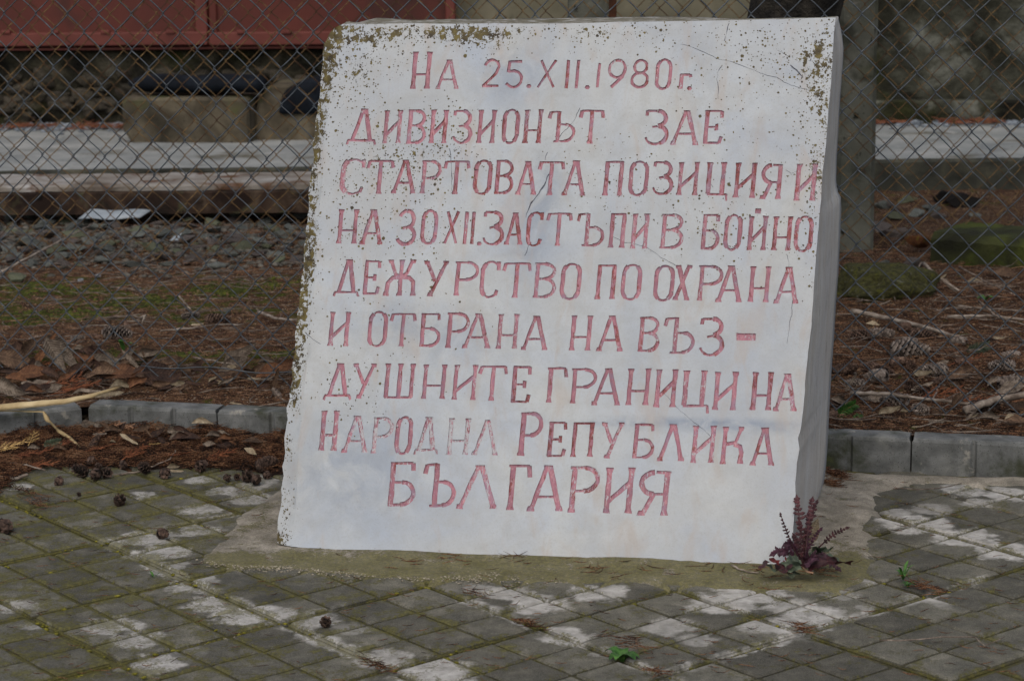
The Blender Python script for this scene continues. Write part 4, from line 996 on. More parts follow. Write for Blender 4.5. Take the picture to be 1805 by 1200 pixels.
def rock_mesh(name, seed, mat, flat=.6, sub=2, ang=.35, ncut=6, cmin=.55):
    bm = bmesh.new(); bmesh.ops.create_icosphere(bm, subdivisions=sub, radius=1); rr = random.Random(seed); s = rr.uniform(0, 50)
    cuts = [(Vector((rr.uniform(-1, 1), rr.uniform(-1, 1), rr.uniform(-1, 1))).normalized(), rr.uniform(cmin, .85)) for _ in range(ncut)]
    for v in bm.verts:
        p = v.co.copy()
        for n_, d_ in cuts:
            k = p.dot(n_)
            if k > d_: p -= n_ * (k - d_) * .98
        p *= 1 + ang * .5 * noise.noise(v.co * 1.5 + Vector((s, 0, 0))) + .07 * noise.noise(v.co * 5 + Vector((s, 0, 0)))
        v.co = (p.x * 1.15, p.y * .95, p.z * flat)
    me = bpy.data.meshes.new(name); bm.to_mesh(me); bm.free(); me.materials.append(mat); return me
RUBM = [rock_mesh('stone', 60 + i, M_RUBST, .7) for i in range(8)]
rr = random.Random(5)
for i in range(150):
    px, py = rr.uniform(-30, 560), rr.uniform(128, 214)
    if 215 < px and py > 165 and px < 560: continue
    p = wall_pt(px, py, -.02)
    s = rr.uniform(.016, .042); o = meshobj('stone', RUBM[rr.randrange(8)], parent=footing); o.location = p - footing.location; o.scale = (s * 1.2, s, s); o.rotation_euler = (rr.uniform(-.5, .5), rr.uniform(-.5, .5), rr.uniform(0, 6.28))
# band of concrete capping between the rubble and the shed
# --- gravel and needles on the path at the foot of the wall
P = []; R = []
for _ in range(1500):
    px = random.uniform(-30, 1830); q = on_z(px, 0, ZS) if False else None
    b0 = on_plane(px, 224, bl, wp); b0.z = ZS
    q = b0 - wp * abs(random.gauss(0, .10)) ; P.append((q.x, q.y, ZS + .004)); R.append(random.uniform(.006, .022))
clumps('wall_foot_gravel', np.array(P), np.array(R), gen('grey_gravel', [L(66, 72, 78), L(104, 112, 120), L(140, 148, 156)], 40, coord='World'), 'grey gravel lying along the foot of the wall')
P = []
for _ in range(1800):
    px = random.uniform(-30, 1830)
    if nz(px * .012, 0, 3) < -.1: continue
    b0 = on_plane(px, 224, bl, wp); q = b0 - wp * (.10 + abs(random.gauss(0, .05))); P.append((q.x, q.y, ZS + .008))
P = np.array(P); ribbons('wall_foot_needles', P, rng.normal(0, .8, len(P)), rng.uniform(.03, .10, len(P)), rng.uniform(.003, .006, len(P)), .1, needle_mat('orange_needles', [L(74, 44, 32), L(108, 66, 48), L(130, 92, 68)]), .5, 'orange needles drifted along the foot of the wall')

# --- red metal shed
M_RED = gen('red_paint', k=.78, cols= [L(80, 32, 24), L(88, 36, 27), L(96, 41, 31)], scale=4, detail=6, coord='World', rough=.6, bump=.25, bscale=30, over=[(L(60, 26, 20), 2.2, .56, .7), (L(120, 96, 88), 60, .70, .74)], spec=.35)
M_RED2 = gen('red_paint_rail', k=.78, cols= [L(92, 42, 34), L(104, 50, 42), L(112, 56, 48)], scale=5, coord='World', rough=.6, bump=.25, over=[(L(64, 28, 22), 4, .58, .7)], spec=.35)
M_BLACK = gen('dark_gap', [L(8, 8, 7), L(16, 14, 12)], 10)
sh0 = wall_pt(300, 80); shed = root('metal_shed', (sh0.x, sh0.y, sh0.z), 'dull red painted metal shed standing above the rubble footing on the left', 'shed')
def wbox(name, x0, x1, y0, y1, off, thick, mat, parent, bev=.004):
    """straight box piece in the wall line, given by photo columns and rows at its front"""
    a = wall_pt(x0, y1, off); b = wall_pt(x1, y1, off); c = wall_pt(x0, y0, off)
    d = (b - a); d.z = 0; Ln = d.length; d.normalize(); h = c.z - a.z; ctr = a + d * (Ln / 2) + wp * (thick / 2); ctr.z = min(a.z, b.z) + h / 2
    mb = MB(); mb.box((0, 0, 0), (Ln, thick, h), bev=bev); o = meshobj(name, mb.mesh(name, mat), parent=parent)
    o.location = ctr - (parent.location if parent else Vector()); o.rotation_euler.z = math.atan2(d.y, d.x); return o
OF = -.10
for x0, x1 in ((-420, 345), (382, 797)): wbox('wall_panel', x0, x1, -420, 62, OF + .035, .02, M_RED, shed)
wbox('frame_post', 344, 366, -420, 58, OF + .012, .06, M_RED2, shed); wbox('frame_post', 369, 383, -420, 58, OF + .02, .05, M_RED, shed)
wbox('frame_post', 786, 803, -420, 80, OF + .005, .06, M_RED2, shed)
wbox('bottom_rail', -420, 366, 57, 80, OF, .07, M_RED2, shed); wbox('bottom_rail', 368, 785, 55, 78, OF + .003, .07, M_RED2, shed)
wbox('rail_lip', -420, 802, 80, 84, OF + .02, .08, M_RED, shed, bev=.001)
for x in (10, 95, 185, 300, 425, 505): wbox('bracket', x - 8, x + 8, 54, 60, OF - .008, .02, M_RED2, shed, bev=.002)
wbox('back_wall', -420, 800, -420, 60, OF + .6, .05, M_RED, shed)
wbox('floor_frame', -420, 800, 60, 76, OF + .09, .5, M_BLACK, shed)
# --- plain wall to the right of the shed
M_PLAS = gen('beige_render', [L(82, 80, 66), L(98, 95, 80), L(114, 110, 94)], 4, coord='World', bump=.4, bscale=40, over=[(L(70, 66, 44), 2.4, .52, .7), (L(50, 48, 40), 9, .64, .74)])
M_DCON = gen('dark_concrete_wall', [L(16, 16, 11), L(32, 32, 23), L(62, 63, 54), L(108, 110, 102)], 4.2, 8, coord='World', bump=.8, bscale=18, bdist=.03, over=[(L(40, 42, 16), 2.5, .50, .64), (L(110, 112, 104), 5, .62, .72)])
p0 = wall_pt(1070, 225); p0.z = ZS
wr = root('beige_wall', p0, 'plain beige rendered wall behind the top of the stone', 'wall'); wbox('wall_body', 806, 1440, -420, 232, .06, .3, M_PLAS, wr)
p0 = wall_pt(1650, 218); p0.z = ZS
wr = root('concrete_wall', p0, 'dark damp concrete wall with mossy stains on the right', 'wall')
rough_panel('wall_core', 1440, 2200, -300, 226, .0, .03, 1.6, M_DCON, wr, nx=60, ny=40)
# rough ledge at its foot
rough_panel('wall_plinth', 1440, 2200, 178, 228, -.09, .03, 3, M_DCON, wr, thick=.12, nx=60, ny=12)

# --- trough-like concrete blocks with dark sheets on them
M_BLK = gen('old_concrete_block', [L(44, 41, 33), L(74, 68, 56), L(100, 93, 78)], 7, coord='World', bump=.6, bscale=50, bdist=.006, over=[(L(70, 74, 40), 4, .54, .68), (L(46, 44, 38), 40, .64, .72)])
M_TARP = gen('blue_black_sheet', [L(8, 11, 16), L(15, 20, 27), L(24, 30, 38)], 14, coord='World', rough=.85, bump=.5, bscale=20, bdist=.01, spec=.12)
def block(x0, x1, ytop, ybot, round_l, label, seed, dpt=.22, cut=0):
    a = on_z(x0, ybot, ZS); b = on_z(x1, ybot, ZS); h = on_y(x0, ytop, a.y).z - ZS
    d = b - a; Ln = d.length; d.normalize(); p = Vector((-d.y, d.x, 0))
    # outline along the length, lofted through the depth
    ol = []
    cr = .012
    if round_l: ol += [(0, 0)] + [(.30 * h * 1.3 * (1 - math.cos(t)), h - (1 - math.sin(t)) * h * .75) for t in [i * math.pi / 2 / 7 for i in range(8)]]
    else: ol += [(cut, 0), (0, h * .28), (0, h - cr), (cr, h)]
    n_ = 10; ol += [(cr + (Ln - 2 * cr) * i / n_, h) for i in range(3 if round_l else 1, n_)] + [(Ln - cr, h), (Ln, h - cr), (Ln, 0)]
    rt = root('concrete_block', a, label, 'concrete block'); vs = []; m_ = len(ol)
    for k, (dy, ins) in enumerate(((0, .010), (.010, 0), (dpt - .01, 0), (dpt, .01))):
        cx, cz = Ln / 2, h / 2
        for (u, z) in ol:
            u2 = u + math.copysign(ins, cx - u); z2 = z - ins if z > cz else z
            q = d * u2 + p * dy; j = .004 * nz(u * 20, z * 20, seed + k); vs.append((q.x + j, q.y + j, z2 + j * .6))
    fs = [tuple(range(m_))[::-1], tuple(range(3 * m_, 4 * m_))]
    for k in range(3):
        for i in range(m_): fs.append((k * m_ + i, k * m_ + (i + 1) % m_, (k + 1) * m_ + (i + 1) % m_, (k + 1) * m_ + i))
    me = mk_mesh('block_body', vs, fs, False, M_BLK); bm = bmesh.new(); bm.from_mesh(me); bmesh.ops.recalc_face_normals(bm, faces=bm.faces[:]); bm.to_mesh(me); bm.free()
    meshobj('block_body', me, parent=rt); return rt, a, d, p, Ln, h
b1 = block(217, 441, 173, 252, False, 'long old concrete block lying on the path left of the stone', 3, cut=.035)
b2 = block(449, 700, 150, 247, True, 'concrete block with a rounded end half hidden by the stone', 6, dpt=.26)
# dark roll lying on the first block
rt, a, d, p, Ln, h = b1
base = a + Vector((0, 0, h)) + p * .12
pts = [base + d * (Ln * t) + Vector((0, 0, .048 + .004 * math.sin(t * 9))) for t in [.0, .06, .14, .3, .5, .7, .85, 1.0, 1.08]]
mb = MB(); mb.tube(pts, [.010, .026, .040, .044, .041, .044, .042, .043, .041], 12)
mb.v = [(x_ + (.03 if z_ > base.z + .045 else 0) * 0, y_ + (y_ - base.y) * .6, base.z + .002 + (z_ - base.z) * .86 + .004 * nz(x_ * 9, y_ * 20, z_ * 20)) for x_, y_, z_ in mb.v]
o = meshobj('rolled_sheet', mb.mesh('rolled_sheet', M_TARP, True)); tag(o, 'dark blue black rolled sheet lying on top of the long concrete block', 'rolled sheet')
rt, a, d, p, Ln, h = b2
vs = []; nn_ = 26; mm_ = 10
for i in range(nn_):
    t = i / (nn_ - 1); u = .10 + (Ln - .12) * t
    for j in range(mm_):
        s = j / (mm_ - 1)
        # drapes over the top front edge
        if s < .45: z = h * (.46 + .0 * t) + (h * .54) * (s / .45); dy = -.012 - .004 * math.sin(t * 14)
        else: z = h + .012 + .004 * math.sin(t * 17 + s * 5); dy = -.012 + (s - .45) / .55 * .25
        if t < .25: z = min(z, h + .01 - (h * .55) * (1 - (t / .25) ** .5) ** 1.6 * (1 if s > .4 else 1))
        q = a + d * u + p * dy; vs.append((q.x, q.y, a.z + z + .004))
fs = [(i * mm_ + j, (i + 1) * mm_ + j, (i + 1) * mm_ + j + 1, i * mm_ + j + 1) for i in range(nn_ - 1) for j in range(mm_ - 1)]
o = meshobj('plastic_sheet', mk_mesh('plastic_sheet', vs, fs, True, M_TARP)); tag(o, 'dark blue sheet draped over the rounded concrete block', 'plastic sheet')
sm = o.modifiers.new('thickness', 'SOLIDIFY'); sm.thickness = .006

P = []; R = []
for _ in range(1900):
    px, py = random.uniform(-40, 590), random.triangular(372, 492, 410); q = on_z(px, py, .085); P.append((q.x, q.y, soil_z(q.x, q.y) + .003)); R.append(random.uniform(.004, .016))
clumps('stone_chips', np.array(P), np.array(R), gen('stone_chips', [L(48, 46, 42), L(78, 76, 70), L(112, 108, 100)], 40, coord='World'), 'small broken stone chips filling the stone band below the beam', .45)
# --- weathered beam in front of the path
M_WOODT = gen('bleached_wood', [L(84, 76, 68), L(122, 117, 110), L(150, 150, 148)], 6, coord='World', bump=.7, bscale=70, over=[(L(84, 60, 44), 9, .55, .66)])
M_BEAM = gen('rusty_mossy_face', [L(20, 16, 13), L(48, 35, 27), L(78, 66, 54)], 10, coord='World', bump=.6, bscale=60, over=[(L(64, 64, 44), 14, .56, .66), (L(30, 20, 15), 5, .5, .6)])
za = .215
ba, bb_ = on_z(-80, 329, za), on_z(640, 329 - 7, za)
bd = (bb_ - ba).normalized(); beam = root('weathered_beam', (ba + bb_) / 2 * 1.0, 'long weathered beam with bleached top and rusty face left of the stone', 'beam')
beam.location.z = za - .12
def lin_box(name, a, b, dpt, z0, z1, mat, parent, bev=.006, lift=0):
    d = (b - a); d.z = 0; Ln = d.length; d.normalize(); p = Vector((-d.y, d.x, 0)); c = (a + b) / 2 + p * (dpt / 2); c.z = (z0 + z1) / 2
    mb = MB(); n = 12
    prof = [(0, z0 - c.z), (0, z1 - c.z - bev), (bev, z1 - c.z), (dpt - bev, z1 - c.z), (dpt, z1 - c.z - bev), (dpt, z0 - c.z)]
    vs = []
    for i in range(n * 3 + 1):
        for k, (u, z) in enumerate(prof):
            j = .005 * nz(i * .7, k, z0) if k not in (0, 5) else .003 * nz(i * .7, k, 3)
            vs.append((-Ln / 2 + Ln * i / (n * 3), u - dpt / 2 + j, z + j))
    m_ = 6; fs = []
    for i in range(n * 3):
        for k in range(m_): fs.append((i * m_ + k, (i + 1) * m_ + k, (i + 1) * m_ + (k + 1) % m_, i * m_ + (k + 1) % m_))
    fs += [tuple(range(m_)), tuple(range(n * 3 * m_, n * 3 * m_ + m_))[::-1]]
    o = meshobj(name, mk_mesh(name, vs, fs, False, mat), parent=parent); o.location = c - (parent.location if parent else Vector()); o.rotation_euler.z = math.atan2(d.y, d.x); return o
lin_box('top_plank', ba, bb_, .30, za - .02, za, M_WOODT, beam)
lin_box('face_plank', ba - Vector((0, .006, 0)), bb_ - Vector((0, .006, 0)), .06, za - .095, za - .022, M_BEAM, beam)
for px in (70, 214, 358, 500):
    q = on_y(px, 345, ba.y); mb = MB(); mb.tube([q + Vector((0, -.016, 0)), q + Vector((0, -.004, 0))], .011, 8); 
    o = meshobj('bolt', mb.mesh('bolt', M_BLACK), parent=beam); o.location = -beam.location
for px in (-40, 260, 560):
    q = on_z(px, 372, .08); mb = MB(); mb.box((q.x, q.y + .16, .09), (.12, .16, .07), bev=.008); o = meshobj('support_block', mb.mesh('support_block', M_BEAM), parent=beam); o.location = -beam.location

# ================================================================= FENCES
def mesh_fence(name, A, B, z0, z1, pitch, r, mat, label, group, seed, wob=.004, dz=1.04, holes=()):
    """chain link: every zigzag wire is a part of its own"""
    d = (B - A); d.z = 0; Ln = d.length; d.normalize(); p = Vector((-d.y, d.x, 0)); rt = root(name, (A.x, A.y, z0), label, 'fence', group)
    half = pitch / 2; vh = pitch * dz / 2; nst = int(Ln / half); nn = int((z1 - z0) / vh)
    def W(x, z): # shared distortion of the mesh
        return (wob * nz(x * 3, z * 3, seed) + wob * .5 * nz(x * 11, z * 11, seed + 3), wob * .8 * nz(x * 3, z * 3, seed + 7) + .010 * nz(x * .9, .3, seed + 11))
    for s in range(nst):
        pts = []
        for j in range(nn + 1):
            side = 1 if (j + s) % 2 else -1
            x = (s + .5) * half + side * (half / 2 + r * .9); z = j * vh
            dx, dz_ = W(round(x / half) * half, z); dy = .0022 * side * (1 if s % 2 else 1)
            node = Vector((x + dx, 0, z + dz_))
            # bend round the neighbour at each crossing
            pts.append((node, side))
        path = []
        for j in range(len(pts) - 1):
            (a, sa), (b, sb) = pts[j], pts[j + 1]
            f = 1 if sa > 0 else -1
            for t in (0.0, .07, .3, .5, .7, .93):
                q = a.lerp(b, t); bow = math.sin(math.pi * t) * .0016 * (1 if (j + s) % 2 else -1)
                yy = f * .0026 * math.cos(math.pi * t) * 1.0
                path.append(d * q.x + p * (yy) + Vector((0, 0, q.z + bow)))
        path.append(d * pts[-1][0].x + Vector((0, 0, pts[-1][0].z)))
        if s in holes: path = path[int(len(path) * .1):]
        mb = MB(); mb.tube(path, r, 5, cap=True)
        meshobj('wire', mb.mesh('wire', mat, True), parent=rt)
    return rt
M_WIRE = gen('galvanised_wire', k=.78, cols= [L(56, 64, 72), L(76, 84, 92), L(98, 106, 112)], scale=60, rough=.5, bump=.1, rand=.2, metal=.3, spec=.5, over=[(L(92, 78, 64), 30, .62, .7)])
M_RUSTW = gen('rusty_wire', k=1.0, cols= [L(62, 48, 30), L(92, 72, 46), L(116, 96, 64)], scale=60, rough=.8, bump=.3, rand=.25, over=[(L(62, 44, 30), 8, .5, .6)])
f1a, f1b = on_z(-60, 662, .075), on_z(1870, 742, .075)
dF = (f1b - f1a).normalized()
fence1 = mesh_fence('chain_link_fence', f1a - dF * .12, f1b + dF * .1, .080, 1.5, .0757, .00140, M_WIRE, 'grey galvanised chain link fence running close behind the stone', 'chain link fences', 3)
f2a, f2b = on_z(-60, 470, .075), on_z(1870, 446, .075)
print('fence2', f2a, f2b)
dF2 = (f2b - f2a).normalized()
f2L = dF2; fence2 = mesh_fence('chain_link_fence', f2a - dF2 * .1, f2b + dF2 * .1, .085, 1.6, .0662, .0014, M_RUSTW, 'rusty brown chain link fence standing farther back on concrete posts', 'chain link fences', 9, .005)
# bottom wire on the front fence, left part
mb = MB(); pts = []
for i in range(30):
    t = i / 29; q = on_plane(250 + 290 * t, 643 + 14 * t + 3 * math.sin(t * 11), f1a, Vector((-dF.y, dF.x, 0))) - Vector((-dF.y, dF.x, 0)) * .006; pts.append(q - fence1.location)
mb.tube(pts, .0016, 5); meshobj('tension_wire', mb.mesh('tension_wire', M_WIRE, True), parent=fence1)
# posts of the second fence
M_POST = gen('post_concrete', k=.66, cols=[L(84, 88, 80), L(100, 102, 93), L(118, 120, 110)], scale=8, coord='World', bump=.6, bscale=70, bdist=.004, over=[(L(24, 26, 20), 22, .60, .68), (L(128, 126, 118), 50, .62, .70), (L(60, 62, 54), 5, .5, .62), (L(72, 76, 52), 3, .56, .7)])
def post(x0, x1, ybase, label, rust=False):
    n2 = Vector((-dF2.y, dF2.x, 0)); a = on_plane(x0, ybase, f2a + n2 * .02, n2); b = on_plane(x1, ybase, f2a + n2 * .02, n2)
    w_ = (b - a).length; c = (a + b) / 2; rt = root('fence_post', (c.x, c.y, .06), label, 'fence post', 'concrete fence posts')
    vs = []; n = 24
    for i in range(n + 1):
        z = -.1 + 1.9 * i / n
        for k, (u, v) in enumerate(((-.5, .012 / w_), (-.5 + .012 / w_, 0), (.5 - .012 / w_, 0), (.5, .012 / w_), (.5, 1), (-.5, 1))):
            q = dF2 * (u * w_) + n2 * (v * w_ + .004); j = .0022 * nz(i * 1.3, k * 2.2, x0); vs.append((q.x + j, q.y + j, z))
    fs = []
    for i in range(n):
        for k in range(6): fs.append((i * 6 + k, i * 6 + (k + 1) % 6, (i + 1) * 6 + (k + 1) % 6, (i + 1) * 6 + k))
    fs += [tuple(range(6))[::-1], tuple(range(n * 6, n * 6 + 6))]
    meshobj('post_body', mk_mesh('post_body', vs, fs, False, M_POST), parent=rt)
    if rust:
        M_R = gen('rust_stain', [L(46, 28, 18), L(72, 42, 26)], 30, bump=.4)
        q = on_plane(1080, 26, f2a, n2); mb = MB(); mb.box((0, 0, 0), (.022, .012, .10), bev=.003); o = meshobj('rusty_clip', mb.mesh('rusty_clip', M_R), parent=rt); o.location = q - rt.location; 
    return rt
post(1474, 1541, 436, 'grey concrete fence post beside the right edge of the stone')
post(1006, 1086, 436, 'grey concrete fence post with a rusty clip above the middle of the stone', True)
# tree trunk between the fences
M_BARK = gen('dark_bark', [L(14, 13, 12), L(28, 26, 23), L(46, 43, 38), L(64, 60, 52)], 16, 8, coord='World', bump=1.2, bscale=30, bdist=.03, over=[(L(66, 70, 60), 24, .66, .74)])
tb0 = on_z(1415, 560, .08); tb0.y = 5.75; tb0.x = on_y(1421, 40, 5.75).x
tree = root('tree', (tb0.x, tb0.y, .05), 'tree with dark rough bark standing right behind the top right corner of the stone', 'tree')
vs = []; nA, nZ = 48, 60
for i in range(nZ + 1):
    z = -.1 + 2.7 * i / nZ; rad = .112 * (1 + .2 * math.exp(-max(z, 0) * 9)) * (1 + .05 * nz(z * 2, 1, 1)) * (1 + .10 * min(max((z - .75) / .3, 0), 1))
    if z > .8: pass
    for k in range(nA):
        a = 2 * math.pi * k / nA; f = 1 + .07 * nz(math.cos(a) * 3, math.sin(a) * 3, z * 2) + .05 * abs(nz(math.cos(a) * 9, math.sin(a) * 9, z * 3.5)) + .02 * nz(math.cos(a) * 26, math.sin(a) * 26, z * 12)
        vs.append((rad * f * math.cos(a) + .21 * (z - .95), rad * f * math.sin(a), z))
fs = [(i * nA + k, i * nA + (k + 1) % nA, (i + 1) * nA + (k + 1) % nA, (i + 1) * nA + k) for i in range(nZ) for k in range(nA)]
meshobj('trunk', mk_mesh('trunk', vs, fs, True, M_BARK), parent=tree)
mb = MB()
for (az, z0_, l_) in ((.4, 2.1, .8), (2.3, 2.25, .9), (4.1, 2.0, .7), (5.3, 2.35, 1.0)):
    pts = [Vector((.21 * (z0_ - .95), 0, z0_)) + Vector((math.cos(az), math.sin(az), .9)) * l_ * t + Vector((0, 0, .1 * t * t)) for t in (0, .25, .5, .75, 1)]
    m2 = MB(); m2.tube(pts, [.05, .04, .03, .02, .008], 8); meshobj('limb', m2.mesh('limb', M_BARK, True), parent=tree)
# ================================================================= LOOSE THINGS
def on_soil(px, py, lift=0.0):
    z = .08
    for _ in range(6): q = on_z(px, py, z + lift); z = soil_z(q.x, q.y)
    return Vector((q.x, q.y, z + lift))
def copy_thing(src, loc, rot, sc, label=None, group=None, mat=None):
    o = src.copy(); COL.objects.link(o); o.location = loc; o.rotation_euler = rot; o.scale = sc if isinstance(sc, (tuple, list)) else (sc,) * 3
    if label: o['label'] = label
    if group: o['group'] = group
    if mat is not None:
        o.material_slots[0].link = 'OBJECT'; o.material_slots[0].material = mat
    return o
used = set()
def put(name, me, loc, rot, sc, label, cat, group=None, mat=None):
    o = bpy.data.objects.new(name, me); COL.objects.link(o); o.location = loc; o.rotation_euler = rot
    o.scale = sc if isinstance(sc, (tuple, list)) else (sc,) * 3
    if mat is not None: o.material_slots[0].link = 'OBJECT'; o.material_slots[0].material = mat
    return tag(o, label, cat, group)
ORD = ['leftmost'] + [w + ' from left' for w in 'second third fourth fifth sixth seventh eighth ninth tenth eleventh twelfth thirteenth fourteenth fifteenth sixteenth seventeenth eighteenth nineteenth twentieth twenty-first twenty-second twenty-third twenty-fourth twenty-fifth twenty-sixth twenty-seventh twenty-eighth twenty-ninth'.split()] + [a + b + ' from left' for a in ('thirty', 'forty', 'fifty') for b in ['th'] + ['-' + c for c in 'first second third fourth fifth sixth seventh eighth ninth'.split()]]
ORD = [o_.replace('thirtyth', 'thirtieth').replace('fortyth', 'fortieth').replace('fiftyth', 'fiftieth') for o_ in ORD]

# ---- cones: a woody core set with overlapping scales in a spiral
def cone_mesh(name, ln, wd, ns, mat, seed, open_=.5):
    rr = random.Random(seed); mb = MB(); n = 14
    pts = []; rs = []
    for i in range(n + 1):
        t = i / n; pts.append((-ln / 2 + ln * t, 0, 0)); rs.append(max(.0006, wd / 2 * .72 * math.sin(math.pi * min(1, (t * .86 + .12))) ** .6))
    mb.tube(pts, rs, 8)
    ga = 2.39996
    for k in range(ns):
        t = (k + .5) / ns; x = -ln / 2 + ln * t; r = wd / 2 * .74 * math.sin(math.pi * min(1, (t * .86 + .12))) ** .6; a = k * ga
        s = wd * (.24 + .10 * (1 - t)) * rr.uniform(.85, 1.15) * (1 if ns > 30 else 1.5); out = s * (open_ + .25) * rr.uniform(.7, 1.3)
        e = Vector((1, 0, 0)); u = Vector((0, math.cos(a), math.sin(a))); v = Vector((0, -math.sin(a), math.cos(a))); c = Vector((x, 0, 0)) + u * r
        base = c - e * s * .3 - u * s * .25; tip = c + e * s * .75 + u * out
        V = [base + v * s * .35, base - v * s * .35, c + e * s * .3 - v * s * .62 + u * out * .7, c + e * s * .3 + v * s * .62 + u * out * .7, tip, c + e * s * .45 + u * (out * .1)]
        mb.add(V, [(0, 1, 2, 3), (3, 2, 4), (2, 5, 4), (5, 3, 4), (1, 5, 2), (0, 3, 5)])
    me = mb.mesh(name, mat); me.materials.append(M_CORE)
    for i_, pl in enumerate(me.polygons): pl.material_index = 1 if i_ < n * 8 + 2 else 0
    return me
M_CORE = gen('cone_core', [L(12, 9, 8), L(20, 15, 13)], 50)
M_C1 = gen('cone_brown', [L(50, 39, 33), L(92, 74, 64), L(134, 112, 98)], 70, rand=.3, bump=.5, bscale=200)
M_C2 = gen('cone_grey', [L(66, 59, 54), L(114, 104, 97), L(160, 150, 140)], 70, rand=.25, bump=.5, bscale=200)
M_C3 = gen('cone_black', [L(30, 24, 21), L(60, 48, 42), L(98, 80, 70)], 90, rand=.3, bump=.5, bscale=200)
LONG = [cone_mesh('pine_cone', .085, .030, 90, M_C1, i, .5) for i in range(3)]
SHORT = [cone_mesh('pine_cone', .034, .024, 34, M_C3, i + 10, .45) for i in range(2)]
ROUND = [cone_mesh('cypress_cone', .019, .020, 18, M_C3, i + 20, .25) for i in range(3)]
# on the paving and along the edge of the heap: (x, y, diameter px, kind, label)
pc = [(211,879,19,'r','small dark round cone sitting alone on the paving below the litter heap'),(285,938,18,'r','small dark round cone on the joint corner left of the stone foot'),(574,1094,15,'r','small dark round cone on the paving in front of the stone'),(8,925,24,'r','dark round cone on the paving at the left edge of the photo'),(104,844,16,'r','small round cone just in front of the left end of the litter heap'),
      (142,827,26,'s','dark scaly cone, largest of the row at the front of the litter heap'),(169,833,20,'r',None),(187,831,19,'r',None),(217,815,15,'r',None),(165,785,36,'l','black elongated cone standing out of the litter under the straw blade'),(160,812,15,'r',None),(174,818,12,'r',None),(290,831,19,'r','round black cone beside a pale leaf scrap at the front of the heap'),(255,822,24,'s',None),(356,818,20,'r',None),(470,813,42,'l','large dark lumpy cone lying against the left edge of the stone'),(436,838,20,'r',None),(451,844,17,'r','round cone at the foot of the large dark cone beside the stone'),(470,833,15,'r',None),(400,838,13,'r',None),(417,836,11,'r',None),(139,866,7,'r',None)]
grp = [c for c in pc if c[4] is None]; grp.sort(key=lambda c: c[0]); names = {id(c): 'small dark cone at the front of the litter heap, %s there' % ORD[i] for i, c in enumerate(grp)}
for i, c in enumerate(pc):
    px, py, dpx, kd_, lab = c; q = on_z(px, py + dpx * .25, .01); D = dpx / 880
    h = max(pile_h(q.x, q.y), .003)
    if kd_ == 'r': put('cypress_cone', ROUND[i % 3], (q.x, q.y, h + D * .46), (random.uniform(0, 6), random.uniform(0, 6), random.uniform(0, 6)), D / .021, lab or names[id(c)], 'cone', 'cones on the paving and litter heap')
    elif kd_ == 's': put('pine_cone', SHORT[i % 2], (q.x, q.y, h + D * .42), (random.uniform(0, 6), -.5, random.uniform(0, 6)), D / .03, lab or names[id(c)], 'cone', 'cones on the paving and litter heap')
    else: put('pine_cone', LONG[i % 3], (q.x, q.y, h + D * .22), (random.uniform(0, 6), -.75 if px < 200 else -.12, .9 if px < 200 else .55), (D / .075,) * 3 if px < 200 else (D / .085, D / .050, D / .050), lab, 'cone', 'cones on the paving and litter heap', M_C3)
# behind the fence: (x, y, length px, angle in the picture, tone)
lc = [(223,573,24,80,1),(337,558,32,15,2),(384,566,44,5,1),(207,592,52,-5,2),(165,594,26,0,1),(137,596,24,10,2),(120,604,20,40,1),(75,606,44,10,2),(497,636,26,-40,3),(488,695,26,80,2),(435,602,30,0,1),(28,612,26,20,1)]
rc = [(1516,594,42,0,1),(1553,592,46,5,2),(1598,580,40,20,1),(1624,592,42,-10,1),(1602,604,34,-20,2),(1689,604,36,-30,2),(1602,624,68,-4,2),(1533,648,36,-15,1),(1489,655,46,10,1),(1558,656,40,-30,1),(1582,640,36,20,1),(1608,649,34,-50,1),(1645,657,50,-8,2),(1545,671,52,-35,2),(1766,648,46,-5,2),(1784,680,56,10,2),(1783,627,34,-20,2),(1577,711,52,-10,2),(1622,726,48,35,2),(1610,687,44,-40,1),(1507,677,36,-10,2),(1734,722,56,5,3),(1468,732,34,40,1),(1655,672,30,20,3),(1700,640,34,5,1),(1500,720,26,0,1),(1680,705,30,-30,1),(1745,600,28,15,1)]
def lay_cones(lst, where, grp_):
    order = sorted(range(len(lst)), key=lambda i: lst[i][0])
    rank = {i: k for k, i in enumerate(order)}
    for i, (px, py, ln, an, tone) in enumerate(lst):
        q = on_soil(px, py + 5); sc = ln / 790 / .085 * (q.y / 5.0); k = rank[i]
        tn = {1: 'brown', 2: 'grey weathered', 3: 'blackish'}[tone]
        place = ORD[k]
        put('pine_cone', LONG[i % 3], (q.x, q.y, q.z + .017 * sc), (random.uniform(0, 6), -math.radians(an) * .35 + random.uniform(-.1, .1), math.radians(an * 1.6) + random.choice([0, math.pi])), (sc, sc * 1.25, sc * 1.25), '%s pine cone on the soil %s, %s' % (tn, where, place), 'pine cone', grp_, {1: M_C1, 2: M_C2, 3: M_C3}[tone])
lay_cones(lc, 'left of the stone', 'pine cones on the soil left of the stone'); lay_cones(rc, 'right of the stone', 'pine cones on the soil right of the stone')

